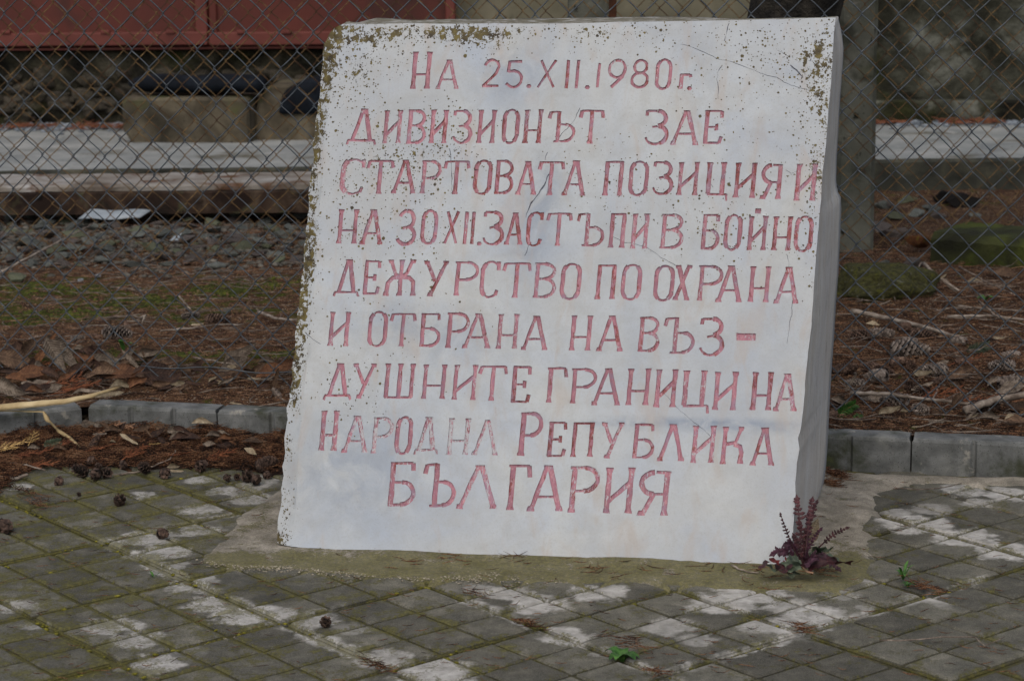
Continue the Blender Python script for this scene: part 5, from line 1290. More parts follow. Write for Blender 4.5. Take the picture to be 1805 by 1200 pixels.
# ---- leaves
def leaf_mesh(seed, ln=1.0, wd=.36, curl=.5, bend=.5, twist=.3):
    rr = random.Random(seed); n, m_ = 12, 7; vs = []; ph = rr.uniform(0, 6)
    for i in range(n + 1):
        t = i / n; w_ = wd / 2 * (math.sin(math.pi * t ** .85) ** .75 + .02); x = -.5 + t; zb = bend * (.25 - x * x) * -.6 * (1 if seed % 2 else -1); tw = twist * (t - .5)
        for j in range(m_):
            s = -1 + 2 * j / (m_ - 1); ca = curl * s * (1 + .4 * math.sin(ph + t * 5)); y = w_ * math.sin(ca) / max(curl, .05) if curl > .05 else w_ * s; z = w_ * (1 - math.cos(ca)) / max(curl, .05)
            y += .012 * nz(t * 6, s * 3, seed); z += .02 * nz(t * 5, s * 3, seed + 4)
            vs.append((x, y * math.cos(tw) - z * math.sin(tw), y * math.sin(tw) + z * math.cos(tw) + zb + .012 * abs(s) ** 0 * (1 if j == 3 else 0)))
    fs = [(i * m_ + j, (i + 1) * m_ + j, (i + 1) * m_ + j + 1, i * m_ + j + 1) for i in range(n) for j in range(m_ - 1)]
    me = mk_mesh('dry_leaf', vs, fs, True); return me
def leafmat(name, cols):
    g = G(name); co = g.coord('Object'); X = g.sep(co); rnd = g.info('Random')
    f = g.noise(g.vmath('ADD', co, g.vmath('SCALE', (9, 4, 6), scale=rnd)), 5, 6, .65, .4); c = g.stops(f, [(.3, cols[0]), (.5, cols[1]), (.7, cols[2])])
    vein = g.math('ABSOLUTE', g.math('SINE', g.math('MULTIPLY', g.math('ADD', X[0], g.math('MULTIPLY', g.math('ABSOLUTE', X[1]), -.8)), 44)))
    c = g.mix(g.ramp(vein, .25, .0, 0, .13), c, cols[2])
    c = g.mix(g.ramp(g.math('ABSOLUTE', X[1]), .016, .004, 0, .5), c, cols[2]); c = g.hsv(c, g.math('ADD', .7, g.math('MULTIPLY', rnd, .6)))
    return g.done(c, .75, g.bump(g.math('ADD', g.math('MULTIPLY', vein, .3), f), .4, .02), .25)
ML = {'g': leafmat('leaf_grey_tan', [L(58, 50, 44), L(94, 84, 74), L(132, 122, 110)]), 'b': leafmat('leaf_brown', [L(40, 30, 23), L(70, 54, 42), L(104, 84, 66)]), 'o': leafmat('leaf_orange_brown', [L(54, 35, 24), L(84, 56, 38), L(118, 84, 58)]), 'p': leafmat('leaf_pale', [L(90, 80, 64), L(124, 112, 92), L(152, 142, 122)]), 'd': leafmat('leaf_dark', [L(28, 20, 18), L(50, 36, 30), L(78, 58, 46)])}
LM = []
for i, (w_, cu, be, tw) in enumerate([(.34, .5, .5, .4), (.40, 1.1, .3, .8), (.32, .9, .9, .2), (.46, .4, .7, 1.0), (.30, 1.6, .4, .5), (.38, .7, 1.2, .6), (.5, 1.3, .6, 1.4), (.26, .6, .2, .2)]):
    me = leaf_mesh(i, 1, w_, cu, be, tw); me.materials.append(ML['b']); LM.append(me)
TN = {'g': 'grey tan', 'b': 'brown', 'o': 'orange brown', 'p': 'pale straw coloured', 'd': 'dark brown'}
# (x, y, length px, angle deg, tone, mesh, raise)
LV = [(28,650,70,-30,'b',0,.3),(62,636,60,60,'b',2,.6),(80,640,60,75,'o',7,.6),(35,628,48,-15,'d',6,.3),(110,630,60,-50,'g',1,.5),(100,655,60,-80,'g',3,.7),(125,650,50,-60,'g',1,.3),(135,662,60,20,'b',5,.4),(152,660,44,80,'o',7,.5),(165,672,36,-10,'b',6,.3),(20,665,50,0,'d',4,.1),(55,672,60,15,'o',0,.2),(30,680,44,-20,'o',2,.2),(15,698,60,-20,'g',6,.5),(62,690,50,10,'d',3,.2),(190,650,60,-25,'g',1,.2),(205,645,36,30,'g',4,.4),(235,655,46,-60,'g',4,.7),(160,640,40,-30,'d',6,.4),(185,675,60,10,'b',2,.2),(215,675,76,5,'o',0,.2),(270,672,80,-3,'d',0,.2),(240,690,40,60,'o',6,.3),(210,694,40,20,'p',6,.2),(155,700,46,8,'g',4,.1),(190,702,50,12,'p',7,.1),(232,636,40,-20,'b',3,.3),(262,632,46,10,'b',2,.3),(290,640,60,-5,'b',5,.2),(256,622,28,85,'o',7,.7),(140,624,28,10,'g',6,.2),(170,637,40,-40,'d',2,.5),(218,660,34,5,'g',4,.2),(60,695,30,0,'o',6,.3),(8,640,50,40,'b',5,.4),(425,645,58,50,'g',3,.6),(412,655,50,40,'g',0,.4),(425,668,30,80,'o',7,.6),(400,672,50,35,'b',7,.4),(330,658,36,35,'b',1,.2),(470,645,30,0,'g',6,.3),(478,668,50,30,'o',0,.6),(455,660,30,60,'b',2,.4),(475,655,60,15,'b',5,.3),(450,672,24,-10,'p',7,.1),(375,679,18,80,'p',6,.4),(416,716,20,-20,'p',7,.1),(320,690,30,5,'b',7,.1),(486,690,40,85,'b',7,.8),(505,655,40,25,'o',0,.6),(348,575,20,10,'p',7,.2),(435,548,26,80,'b',7,.6)]
RV = [(1538,578,26,-15,'p',0,.3),(1625,664,34,5,'p',3,.4),(1690,668,60,30,'b',5,.4),(1730,677,36,-10,'b',6,.4),(1760,601,24,0,'p',7,.2),(1500,690,40,80,'g',7,.6),(1480,716,36,-20,'g',6,.4),(1545,708,60,10,'g',5,.4),(1568,735,44,30,'p',1,.5),(1590,726,30,70,'b',7,.6),(1625,692,44,30,'g',7,.4),(1690,720,40,70,'b',2,.6),(1780,700,60,25,'g',0,.3),(1796,722,70,-15,'b',5,.2),(1796,712,34,15,'o',3,.3),(1712,742,30,70,'g',7,.4),(1742,744,40,5,'g',6,.1),(1590,730,22,0,'p',6,.2),(1616,758,20,5,'p',7,.1),(1650,750,30,-5,'g',7,.1),(1790,752,46,-8,'b',0,.2),(1525,660,26,10,'b',7,.3),(1670,690,22,0,'b',6,.4),(1782,750,40,0,'b',5,.1),(1657,500,30,55,'p',7,.4),(1716,500,24,10,'p',0,.2),(1770,490,46,-10,'b',0,.2),(1675,515,40,-85,'g',7,.3),(1640,560,22,10,'b',6,.2),(1560,540,24,40,'g',7,.3)]
rl = random.Random(42)
LV += [(rl.uniform(0, 300), rl.uniform(634, 690), rl.uniform(24, 48), rl.uniform(-60, 80), rl.choice('gbbodgd'), rl.randrange(8), rl.uniform(.1, .7)) for _ in range(44)] + [(rl.uniform(300, 500), rl.uniform(650, 690), rl.uniform(16, 34), rl.uniform(-60, 80), rl.choice('gbbdp'), rl.randrange(8), rl.uniform(.1, .6)) for _ in range(20)]
RV += [(rl.uniform(1475, 1805), rl.uniform(640, 745), rl.uniform(14, 34), rl.uniform(-60, 80), rl.choice('gbbdpd'), rl.randrange(8), rl.uniform(.1, .5)) for _ in range(34)]
HV = [(150,740,46,-75,'g',2,.7),(158,748,34,60,'p',7,.8),(146,735,30,80,'o',7,.6),(215,738,36,-65,'o',7,.7),(270,755,50,55,'g',3,.7),(290,762,46,-20,'g',1,.4),(311,768,40,10,'g',6,.5),(325,772,44,-30,'d',1,.4),(320,780,40,10,'d',6,.3),(345,762,40,-50,'b',7,.6),(358,768,40,-5,'p',2,.3),(380,765,44,85,'p',7,.8),(375,778,30,10,'g',6,.3),(395,772,26,-30,'g',1,.3),(228,785,40,-50,'p',7,.4),(200,770,34,15,'b',6,.3),(120,750,40,10,'b',5,.3),(145,745,44,25,'p',7,.5),(88,762,14,60,'p',7,.3),(198,784,14,10,'p',6,.1),(442,809,28,-50,'p',0,.3),(305,830,26,20,'p',6,.2),(310,836,30,-5,'p',7,.1),(335,780,44,0,'d',0,.1),(445,786,40,-10,'b',0,.1),(400,790,40,5,'d',5,.2),(398,782,30,15,'o',6,.2),(250,762,36,30,'b',5,.3),(104,800,30,10,'b',6,.2),(60,795,24,0,'g',6,.2)]
def lay_leaves(lst, where, grp_, surf):
    cnt = {}
    for i, (px, py, ln, an, tone, mi, up) in enumerate(lst):
        q = surf(px, py); sc = ln / FPX * (q.y * (1.2 if 'left' in where else 1.0)); cnt.setdefault(tone, []).append(px)
        put('dry_leaf', LM[mi], (q.x, q.y, q.z + .010 + sc * (.10 + .38 * abs(math.sin(math.radians(an))) * up)), (random.uniform(-.2, .5) + .35 + up * .9, -math.radians(an) * (.25 + .75 * up), math.radians(an * .5) * (1 - up)), (sc, sc, sc), '%s', 'dry leaf', grp_, ML[tone])['tmp'] = i
    objs = [o for o in COL.objects if 'tmp' in o.keys()]
    by = {}
    for o in objs: by.setdefault(lst[o['tmp']][4], []).append(o)
    for tone, os_ in by.items():
        os_.sort(key=lambda o: lst[o['tmp']][0])
        for k, o in enumerate(os_):
            pl = ORD[k]
            o['label'] = '%s dry leaf %s, %s of its colour' % (TN[tone], where, pl)
    for o in objs: del o['tmp']
HV += [(rl.uniform(110, 480), rl.uniform(752, 790), rl.uniform(16, 34), rl.uniform(-70, 80), rl.choice('gbbdod'), rl.randrange(8), rl.uniform(.2, .8)) for _ in range(26)]
lay_leaves(LV, 'left of the stone', 'dry leaves on the soil left of the stone', lambda x, y: on_soil(x, y + 6))
lay_leaves(RV, 'right of the stone', 'dry leaves on the soil right of the stone', lambda x, y: on_soil(x, y + 4))
def on_heap(px, py):
    h = .01
    for _ in range(5): q = on_z(px, py + 5, h); h = pile_h(q.x, q.y)
    return Vector((q.x, q.y, h))
lay_leaves(HV, 'in the kerb litter heap', 'dry leaves in the litter heap', on_heap)
# ---- orange dry conifer sprays
def spray_mesh(seed, mat):
    rr = random.Random(seed); mb = MB()
    def br(p, a, ln, lev):
        n = 5; pts = [p]; 
        for k in range(n): a += rr.uniform(-.15, .15); p = p + Vector((math.cos(a), math.sin(a), rr.uniform(-.1, .25))) * ln / n; pts.append(p)
        mb.tube(pts, [.022 / (lev + 1) * (1 - .5 * k / n) for k in range(n + 1)], 3)
        if lev < 2:
            for k in range(1, n + 1):
                for s in (-1, 1): br(pts[k], a + s * rr.uniform(.5, .9), ln * rr.uniform(.28, .42) * (1.15 - .12 * k), lev + 1)
    br(Vector((-.5, 0, 0)), 0, 1.0, 0); return mb.mesh('dry_spray', mat)
M_OR = gen('orange_spray', [L(70, 40, 26), L(104, 60, 38), L(130, 84, 56)], 12, rand=.2); M_YE = gen('straw_spray', [L(120, 92, 54), L(158, 130, 82), L(182, 158, 110)], 12, rand=.2); M_PK = gen('pinkish_spray', [L(92, 66, 50), L(128, 96, 74), L(160, 128, 100)], 12, rand=.2)
SP = [spray_mesh(i, M_OR) for i in range(3)]
sprays = [(60,652,70,10,M_OR,'s'),(85,660,60,-15,M_OR,'s'),(100,684,80,5,M_OR,'s'),(130,688,80,-8,M_OR,'s'),(150,684,50,20,M_OR,'s'),(110,694,50,0,M_OR,'s'),(12,788,60,10,M_YE,'h'),(55,775,50,45,M_YE,'h'),(190,762,60,20,M_PK,'h'),(205,755,56,-10,M_PK,'h'),(250,750,60,-20,M_YE,'h'),(270,780,44,-40,M_YE,'h'),(165,790,60,5,M_OR,'h'),(40,800,60,0,M_OR,'h'),(95,790,60,15,M_OR,'h'),(300,800,60,-10,M_OR,'h'),(380,800,60,15,M_OR,'h'),(1700,640,60,0,M_OR,'s'),(1650,700,80,-5,M_OR,'s'),(1690,712,60,10,M_OR,'s'),(1740,705,50,0,M_OR,'s'),(235,798,60,25,M_OR,'h'),(60,812,70,-6,M_OR,'h')]
so = sorted(range(len(sprays)), key=lambda i: sprays[i][0]); rk = {i: k for k, i in enumerate(so)}
for i, (px, py, ln, an, mt, wh) in enumerate(sprays):
    q = on_soil(px, py + 6) if wh == 's' else on_heap(px, py + 6); sc = ln / FPX * q.y
    col_ = {M_OR: 'orange brown', M_YE: 'straw yellow', M_PK: 'pale brown'}[mt]; k = rk[i]
    put('dry_conifer_spray', SP[i % 3], (q.x, q.y, q.z + .008), (random.uniform(-.2, .5), -.15, math.radians(an * 2)), sc, '%s dry conifer spray lying in the litter, %s of all sprays' % (col_, ORD[k]), 'dry conifer spray', 'dry conifer sprays', mt)
# ---- straw blades
M_STRAW = gen('straw', [L(122, 104, 74), L(160, 142, 106), L(186, 170, 134)], 14, bump=.5, bscale=80)
def blade(name, pts3, widths, label, mat=M_STRAW, fold=.25, cat='straw blade'):
    P_ = [Vector(p) for p in pts3]; Q = []
    for i in range(len(P_) - 1):
        for k in range(6): Q.append((P_[i].lerp(P_[i + 1], k / 6), widths[i] + (widths[i + 1] - widths[i]) * k / 6))
    Q.append((P_[-1], widths[-1])); vs = []
    for i, (p, w_) in enumerate(Q):
        t = (Q[min(i + 1, len(Q) - 1)][0] - Q[max(i - 1, 0)][0]).normalized(); s = t.cross(Vector((0, -.35, 1))).normalized(); up = s.cross(t)
        for k, (a, b) in enumerate(((-.5, .0), (-.2, fold * .8), (0, fold), (.2, fold * .8), (.5, 0), (0, -.06))): vs.append(p + s * w_ * a + up * w_ * b + Vector((0, 0, .0015 * nz(i * .5, k, 3))))
    n = len(Q); fs = [(i * 6 + k, i * 6 + (k + 1) % 6, (i + 1) * 6 + (k + 1) % 6, (i + 1) * 6 + k) for i in range(n - 1) for k in range(6)]
    fs += [tuple(range(6))[::-1], tuple(range((n - 1) * 6, n * 6))]
    o0 = P_[0].copy(); me = mk_mesh(name, [v - o0 for v in vs], fs, True, mat)
    return tag(meshobj(name, me, loc=o0), label, cat)
up_ = Vector((0, 0, 1))
blade('straw_blade', [on_soil(-40, 722, .03), on_soil(40, 714, .04), on_soil(110, 708, .045), on_soil(160, 698, .05), on_soil(212, 682, .05)], [.024, .026, .022, .018, .010], 'long pale straw blade lying across the leaves above the kerb on the left')
blade('straw_blade', [on_soil(-30, 724, .02), on_soil(30, 724, .025), on_z(77, 726, .085), on_z(84, 740, .07), on_z(100, 757, .045), on_heap(122, 775) + up_ * .012, on_heap(142, 786) + up_ * .004], [.005, .006, .006, .014, .012, .011, .003], 'pale twisted straw blade folding over the kerb into the litter')
# ---- sticks and twigs
def stick(pts3, r0, r1, label, mat=M_TWIG, name='stick', cat='stick', sub=5, wob=.003):
    P_ = [Vector(p) for p in pts3]; Q = []
    for i in range(len(P_) - 1):
        for k in range(sub): Q.append(P_[i].lerp(P_[i + 1], k / sub))
    Q.append(P_[-1]); n = len(Q); Q = [q + Vector((nz(i * .9, 1, r0 * 999), nz(i * .9, 2, r0 * 999), nz(i * .9, 3, 5))) * wob for i, q in enumerate(Q)]
    o0 = Q[0].copy(); mb = MB(); mb.tube([q - o0 for q in Q], [(r0 + (r1 - r0) * i / (n - 1)) * (1 + .12 * nz(i * 1.1, 4, 4)) for i in range(n)], 7)
    return tag(meshobj(name, mb.mesh(name, mat, True), loc=o0), label, cat)
M_STK = gen('bleached_stick', [L(84, 74, 66), L(124, 114, 104), L(156, 148, 138)], 40, bump=.5, bscale=150)
s_ = on_soil
stick([s_(-30, 495, .02), s_(20, 470, .05), s_(100, 428, .07), s_(150, 402, .07), s_(172, 390, .06)], .004, .0016, 'long thin bleached stick slanting up across the stones on the far left', M_STK)
stick([s_(1502, 548, .02), s_(1560, 560, .02), s_(1620, 574, .02), s_(1690, 594, .012)], .0075, .004, 'thick bleached stick slanting down to the right beyond the fence right of the stone', M_STK)
stick([s_(1500, 693, .02), s_(1560, 694, .03), s_(1620, 702, .025), s_(1715, 712, .02)], .005, .003, 'straight grey twig lying low among the cones right of the stone', M_STK)
stick([s_(1700, 724, .02), s_(1750, 706, .03), s_(1830, 692, .04)], .009, .007, 'grey branch rising to the right edge among the cones', M_STK)
stick([s_(1670, 558, .012), s_(1740, 556, .02), s_(1830, 566, .02)], .004, .003, 'thin pale twig running to the right edge beyond the fence', M_STK)
stick([s_(1690, 470, .05), s_(1745, 500, .03), s_(1790, 520, .02)], .0025, .0015, 'thin grey twig hanging over the mossy log on the right')
stick([s_(1628, 464, .05), s_(1655, 490, .04), s_(1690, 512, .02)], .005, .003, 'grey forked twig leaning below the ochre stone', M_STK)
stick([s_(1560, 478, .03), s_(1570, 505, .02), s_(1578, 530, .01)], .0022, .0012, 'fine twig drooping across the face of the mossy boulder')
stick([s_(1625, 462, .06), s_(1608, 490, .04), s_(1596, 520, .012)], .0022, .0012, 'fine twig leaning against the right end of the mossy boulder')
stick([s_(1690, 540, .012), s_(1750, 545, .012), s_(1805, 548, .012)], .0035, .002, 'thin dark twig above the pale one by the right edge')
stick([s_(1725, 530, .03), s_(1760, 560, .03), s_(1815, 575, .02)], .003, .002, 'bent grey twig near the right edge beyond the fence')
stick([s_(1480, 612, .01), s_(1520, 610, .02), s_(1556, 620, .01)], .0022, .0012, 'thin curved twig beside the brown cones near the stone edge')
stick([s_(1655, 680, .0), s_(1644, 705, .02)], .0025, .002, 'short upright twig among the cones')
stick([s_(195, 506, .01), s_(250, 512, .012), s_(280, 510, .01)], .003, .002, 'short grey twig on the moss left of the stone')
stick([s_(282, 583, .01), s_(340, 578, .015), s_(380, 572, .02), s_(430, 572, .012)], .0022, .0018, 'thin pale twig beside the brown cone left of the stone', M_STK)
stick([s_(455, 550, .015), s_(490, 562, .02), s_(525, 565, .02)], .004, .003, 'pale stick touching the left edge of the stone beyond the fence', M_STK)
stick([s_(314, 520, .03), s_(328, 536, .02), s_(338, 548, .01)], .003, .002, 'short upright grey twig above the grey cone on the left')
stick([s_(248, 560, .02), s_(256, 556, .03), s_(250, 570, .01)], .004, .002, 'small broken bark twig in the middle of the soil on the left', M_STK)
stick([s_(340, 630, .01), s_(400, 640, .03), s_(430, 648, .02)], .0024, .0018, 'dark thin twig along the bottom of the fence left of the stone')
stick([on_heap(0, 808), on_heap(40, 818) + up_ * .006, on_z(80, 828, .012)], .0024, .0015, 'thin grey twig at the left end of the litter heap')
stick([on_heap(190, 834), on_heap(250, 830) + up_ * .006, on_heap(300, 812) + up_ * .01, on_heap(310, 800) + up_ * .01], .0020, .0012, 'curved thin twig at the front of the litter heap')
stick([on_heap(0, 838), on_heap(30, 838) + up_ * .006, on_z(48, 836, .010)], .0045, .003, 'short grey stick at the left edge of the litter heap', M_STK)
z4 = .008
stick([on_z(1551, 1128, z4), on_z(1600, 1128, z4 + .004), on_z(1660, 1122, z4 + .004), on_z(1718, 1122, z4 + .004), on_z(1736, 1138, z4), on_z(1770, 1122, z4 + .002)], .0012, .0008, 'long thin bent twig on the paving at the lower right', sub=3, wob=.001)
stick([on_z(1290, 996, .012), on_z(1310, 1005, .012), on_z(1338, 1010, .010)], .0018, .0012, 'short pale twig on the footing in front of the stone', M_STK, sub=3)
stick([on_z(1575, 861, .012), on_z(1640, 862, .014), on_z(1695, 852, .010)], .0013, .0009, 'thin dark twig on the paving below the right kerb', sub=3)
# ---- scraps and fragments in the background
M_WHITE = gen('white_card', [L(112, 122, 130), L(136, 146, 154), L(150, 158, 164)], 10, bump=.2)
q = on_soil(210, 388, .02); vs = []
for i in range(9):
    for j in range(5): u = -.10 + .20 * i / 8; v = -.05 + .10 * j / 4; vs.append((u + v * .5, v, .02 * (j / 4) + .003 * math.sin(i * 1.1 + j * .5)))
o = meshobj('card_scrap', mk_mesh('card_scrap', vs, [(i * 5 + j, (i + 1) * 5 + j, (i + 1) * 5 + j + 1, i * 5 + j + 1) for i in range(8) for j in range(4)], True, M_WHITE), loc=q + up_ * .02); o.rotation_euler = (.12, 0, 0); tag(o, 'large white card scrap lying on the stones under the beam', 'card scrap')
o.modifiers.new('thickness', 'SOLIDIFY').thickness = .003
q = on_soil(308, 424, .05); o = meshobj('paper_scrap', mk_mesh('paper_scrap', [(-.015, 0, 0), (.012, -.006, .002), (.02, .012, .022), (-.005, .015, .010)], [(0, 1, 2, 3)], False, M_WHITE), loc=q); tag(o, 'small white paper scrap on the grey stones', 'paper scrap'); o.modifiers.new('thickness', 'SOLIDIFY').thickness = .001
for (px, py, lab) in ((142, 494, 'small white plastic bit on the moss, left one of two'), (173, 488, 'small white plastic bit on the moss, right one of two')):
    q = on_soil(px, py, .004); mb = MB(); mb.box((0, 0, .003), (.017, .008, .008), bev=.002, rz=.2); tag(meshobj('plastic_bit', mb.mesh('plastic_bit', M_WHITE), loc=q), lab, 'plastic bit')
M_FRAG = gen('pale_fragment', [L(74, 76, 58), L(104, 104, 82), L(136, 134, 112)], 14, bump=.8, bscale=60, over=[(L(60, 64, 36), 9, .55, .68)])
qa, qb = on_soil(402, 383, .0), on_soil(600, 380, .0); ctr = (qa + qb) / 2; fr_ = root('concrete_fragment', ctr, 'pale mossy flat concrete fragment in front of the beam by the stone edge', 'concrete fragment')
mb = MB(); mb.box((0, .06, .03), ((qb - qa).length, .16, .045), bev=.008); meshobj('fragment_body', mb.mesh('fragment_body', M_FRAG), parent=fr_)
# ---- stones
M_S = [gen('stone_grey', [L(56, 60, 57), L(84, 88, 85), L(116, 119, 116)], 22, rand=.3, bump=.6, bscale=60, bdist=.008, over=[(L(66, 72, 44), 14, .56, .68)]),
       gen('stone_brown', [L(50, 46, 44), L(78, 72, 69), L(108, 101, 97)], 22, rand=.3, bump=.6, bscale=60, bdist=.008, over=[(L(60, 62, 44), 14, .60, .72)]),
       gen('stone_green', [L(56, 59, 46), L(82, 86, 70), L(110, 113, 96)], 22, rand=.3, bump=.6, bscale=60, bdist=.008, over=[(L(70, 80, 30), 18, .58, .68)])]
ROCK = [rock_mesh('stone', 100 + i, M_S[0], .5, 2, .5, 11, .30) for i in range(10)]
rr = random.Random(11); SN = ['grey', 'brown grey', 'greenish lichened']
grid = []; rows = []; cnt_ = {}
for row, yy in enumerate([382, 393, 404, 416, 428, 440, 452, 463]):
    x = -40 + rr.uniform(0, 20)
    while x < 575:
        w_ = rr.uniform(18, 50) * (1.0 if 400 < yy < 450 else .8); grid.append((x + w_ / 2, yy + rr.uniform(-4, 4), w_)); x += w_ * rr.uniform(.75, 1.25) * (1 if yy > 400 else 1.35); rows.append(row)
for (px, py, w_), row in zip(grid, rows):
    if 150 < px < 270 and py < 392: continue
    if py > 455 and rr.random() < .35: continue
    q = on_soil(px, py + 4); s = w_ / FPX * q.y / 1.8; k = rr.choice([0, 0, 1, 1, 2])
    put('stone', ROCK[rr.randrange(10)], (q.x, q.y, q.z + s * .28), (rr.uniform(-.3, .3), rr.uniform(-.3, .3), rr.uniform(0, 6.28)), (s * rr.uniform(.9, 1.25), s * rr.uniform(.8, 1.1), s * rr.uniform(.6, 1.1)), '%s stone, %s row of the band below the beam, %s' % (SN[k], ['rearmost', 'second', 'third', 'fourth', 'fifth', 'sixth', 'seventh', 'front'][row], ORD[cnt_.setdefault(row, 0)]), 'stone', 'stones heaped below the beam', M_S[k]); cnt_[row] += 1
small_ = 0
for (px, py, w_, k, lab) in sorted([(1532,372,44,0,'pale topped grey stone beside the concrete fence post'),(1560,362,40,0,None),(1575,366,44,1,None),(1600,352,40,2,None),(1612,376,40,0,None),(1580,382,40,2,None),(1645,372,44,0,None),(1655,380,34,1,None),(1550,402,50,1,'brown grey stone at the foot of the concrete fence post'),(1572,414,60,1,'dark brown stone left of the ochre stone'),(1610,472,60,1,'dark grey stone on top of the mossy boulder right of the memorial'),(1560,462,30,0,None),(1635,366,30,0,None),(1700,358,70,1,'black charred lump on the red needles at the right'),(1672,352,60,1,'black charred lump left of its twin on the red needles'),(1750,330,14,0,None),(1708,318,12,0,None),(1800,316,12,0,None),(1720,378,24,0,None),(30,495,60,2,'low greenish stone on the moss at the far left'),(400,545,20,0,None),(85,466,30,0,None),(247,505,10,0,None)], key=lambda t: t[0]):
    q = on_soil(px, py + 5); s = w_ / FPX * q.y / 2.1; blk = lab and 'charred' in lab
    put('stone', ROCK[rr.randrange(10)], (q.x, q.y, q.z + s * .3), (rr.uniform(-.3, .3), rr.uniform(-.3, .3), rr.uniform(0, 6.28)), (s, s * .9, s * 1.1), lab or ('small %s stone strewn on the soil beyond the fences, %s' % (SN[k], ORD[small_])), 'charred lump' if blk else 'stone', None if lab else 'small stones beyond the fences', M_BLACK if blk else M_S[k]); small_ += 0 if lab else 1
M_OCH = gen('ochre_stone', [L(56, 34, 20), L(76, 46, 26), L(88, 60, 28)], 6, bump=.5, over=[(L(84, 76, 24), 5, .56, .66)])
q = on_soil(1622, 446); put('stone', ROCK[3], (q.x, q.y, q.z + .035), (.2, 0, .2), (.055, .045, .075), 'ochre orange stone with a yellow patch beyond the fence right of the memorial', 'stone', None, M_OCH)
M_BOUL = gen('mossy_boulder', [L(38, 40, 24), L(62, 62, 34), L(84, 84, 50)], 12, bump=.9, bscale=40, bdist=.012, over=[(L(84, 86, 30), 9, .52, .64), (L(104, 106, 98), 6, .60, .72)])
q = on_soil(1540, 530); put('boulder', rock_mesh('boulder', 31, M_BOUL, .8, 4, .6), (q.x + .02, q.y + .06, q.z + .035), (.0, .05, .1), (.135, .10, .085), 'low mossy boulder beyond the fence right of the memorial', 'boulder')
M_LOG = gen('mossy_log', [L(24, 26, 14), L(42, 46, 22), L(62, 66, 34)], 7, bump=.8, bscale=40, bdist=.01, over=[(L(60, 68, 22), 4, .48, .6)])
qa, qb = s_(1640, 462), s_(1960, 496); qa.z = qb.z = .05
rt = root('mossy_log', (qa + qb) / 2, 'dark mossy squared log lying beyond the fence at the right edge', 'log'); rt.location.z = .05
lin_box('log_body', qa, qb, .26, .05, .165, M_LOG, rt, bev=.02)
# small pale container cut by the right edge of the photo
M_PVC = gen('pale_plastic', [L(104, 106, 112), L(124, 126, 132), L(140, 142, 148)], 6, rough=.5, bump=.1, spec=.4)
q = s_(1822, 432); prof = [(0, .0), (.030, .0), (.034, .006), (.034, .085), (.026, .105), (.014, .118), (.014, .13), (.0, .13)]; vs = []; nA = 20
for r_, z in prof:
    for k in range(nA): vs.append((r_ * math.cos(2 * math.pi * k / nA), r_ * math.sin(2 * math.pi * k / nA), z))
rt = root('plastic_bottle', q + up_ * .06, 'pale plastic bottle just cut by the right edge of the photo', 'bottle'); rt.rotation_euler = (0, .12, 0)
meshobj('bottle_body', mk_mesh('bottle_body', vs, [(i * nA + k, i * nA + (k + 1) % nA, (i + 1) * nA + (k + 1) % nA, (i + 1) * nA + k) for i in range(len(prof) - 1) for k in range(nA)], True, M_PVC), parent=rt)
mb = MB(); mb.tube([(0, 0, .131), (0, 0, .146)], .017, 16); meshobj('cap', mb.mesh('cap', M_PVC, True), parent=rt)

# ================================================================= PLANTS
def plantmat(name, cols, rgh=.6):
    g = G(name); co = g.coord('World'); f = g.noise(co, 120, 5, .6); c = g.stops(f, [(.3, cols[0]), (.5, cols[1]), (.7, cols[2])])
    c = g.hsv(c, g.math('ADD', .75, g.math('MULTIPLY', g.info('Random'), .5))); return g.done(c, rgh, g.bump(f, .4, .002), .3)
M_PUR = plantmat('purple_leaf', [L(32, 16, 26), L(54, 28, 41), L(80, 46, 62)]); M_PURD = plantmat('maroon_leaf', [L(30, 15, 18), L(52, 25, 30), L(76, 40, 44)]); M_GG = plantmat('grey_green_leaf', [L(44, 52, 42), L(66, 76, 60), L(92, 100, 82)]); M_GREEN = plantmat('fresh_green_leaf', [L(30, 58, 22), L(48, 84, 32), L(76, 112, 50)]); M_REDL = plantmat('red_leaf', [L(66, 22, 24), L(92, 30, 30), L(116, 48, 46)]); M_TAN = plantmat('withered_leaf', [L(104, 78, 60), L(140, 110, 88), L(168, 142, 116)])
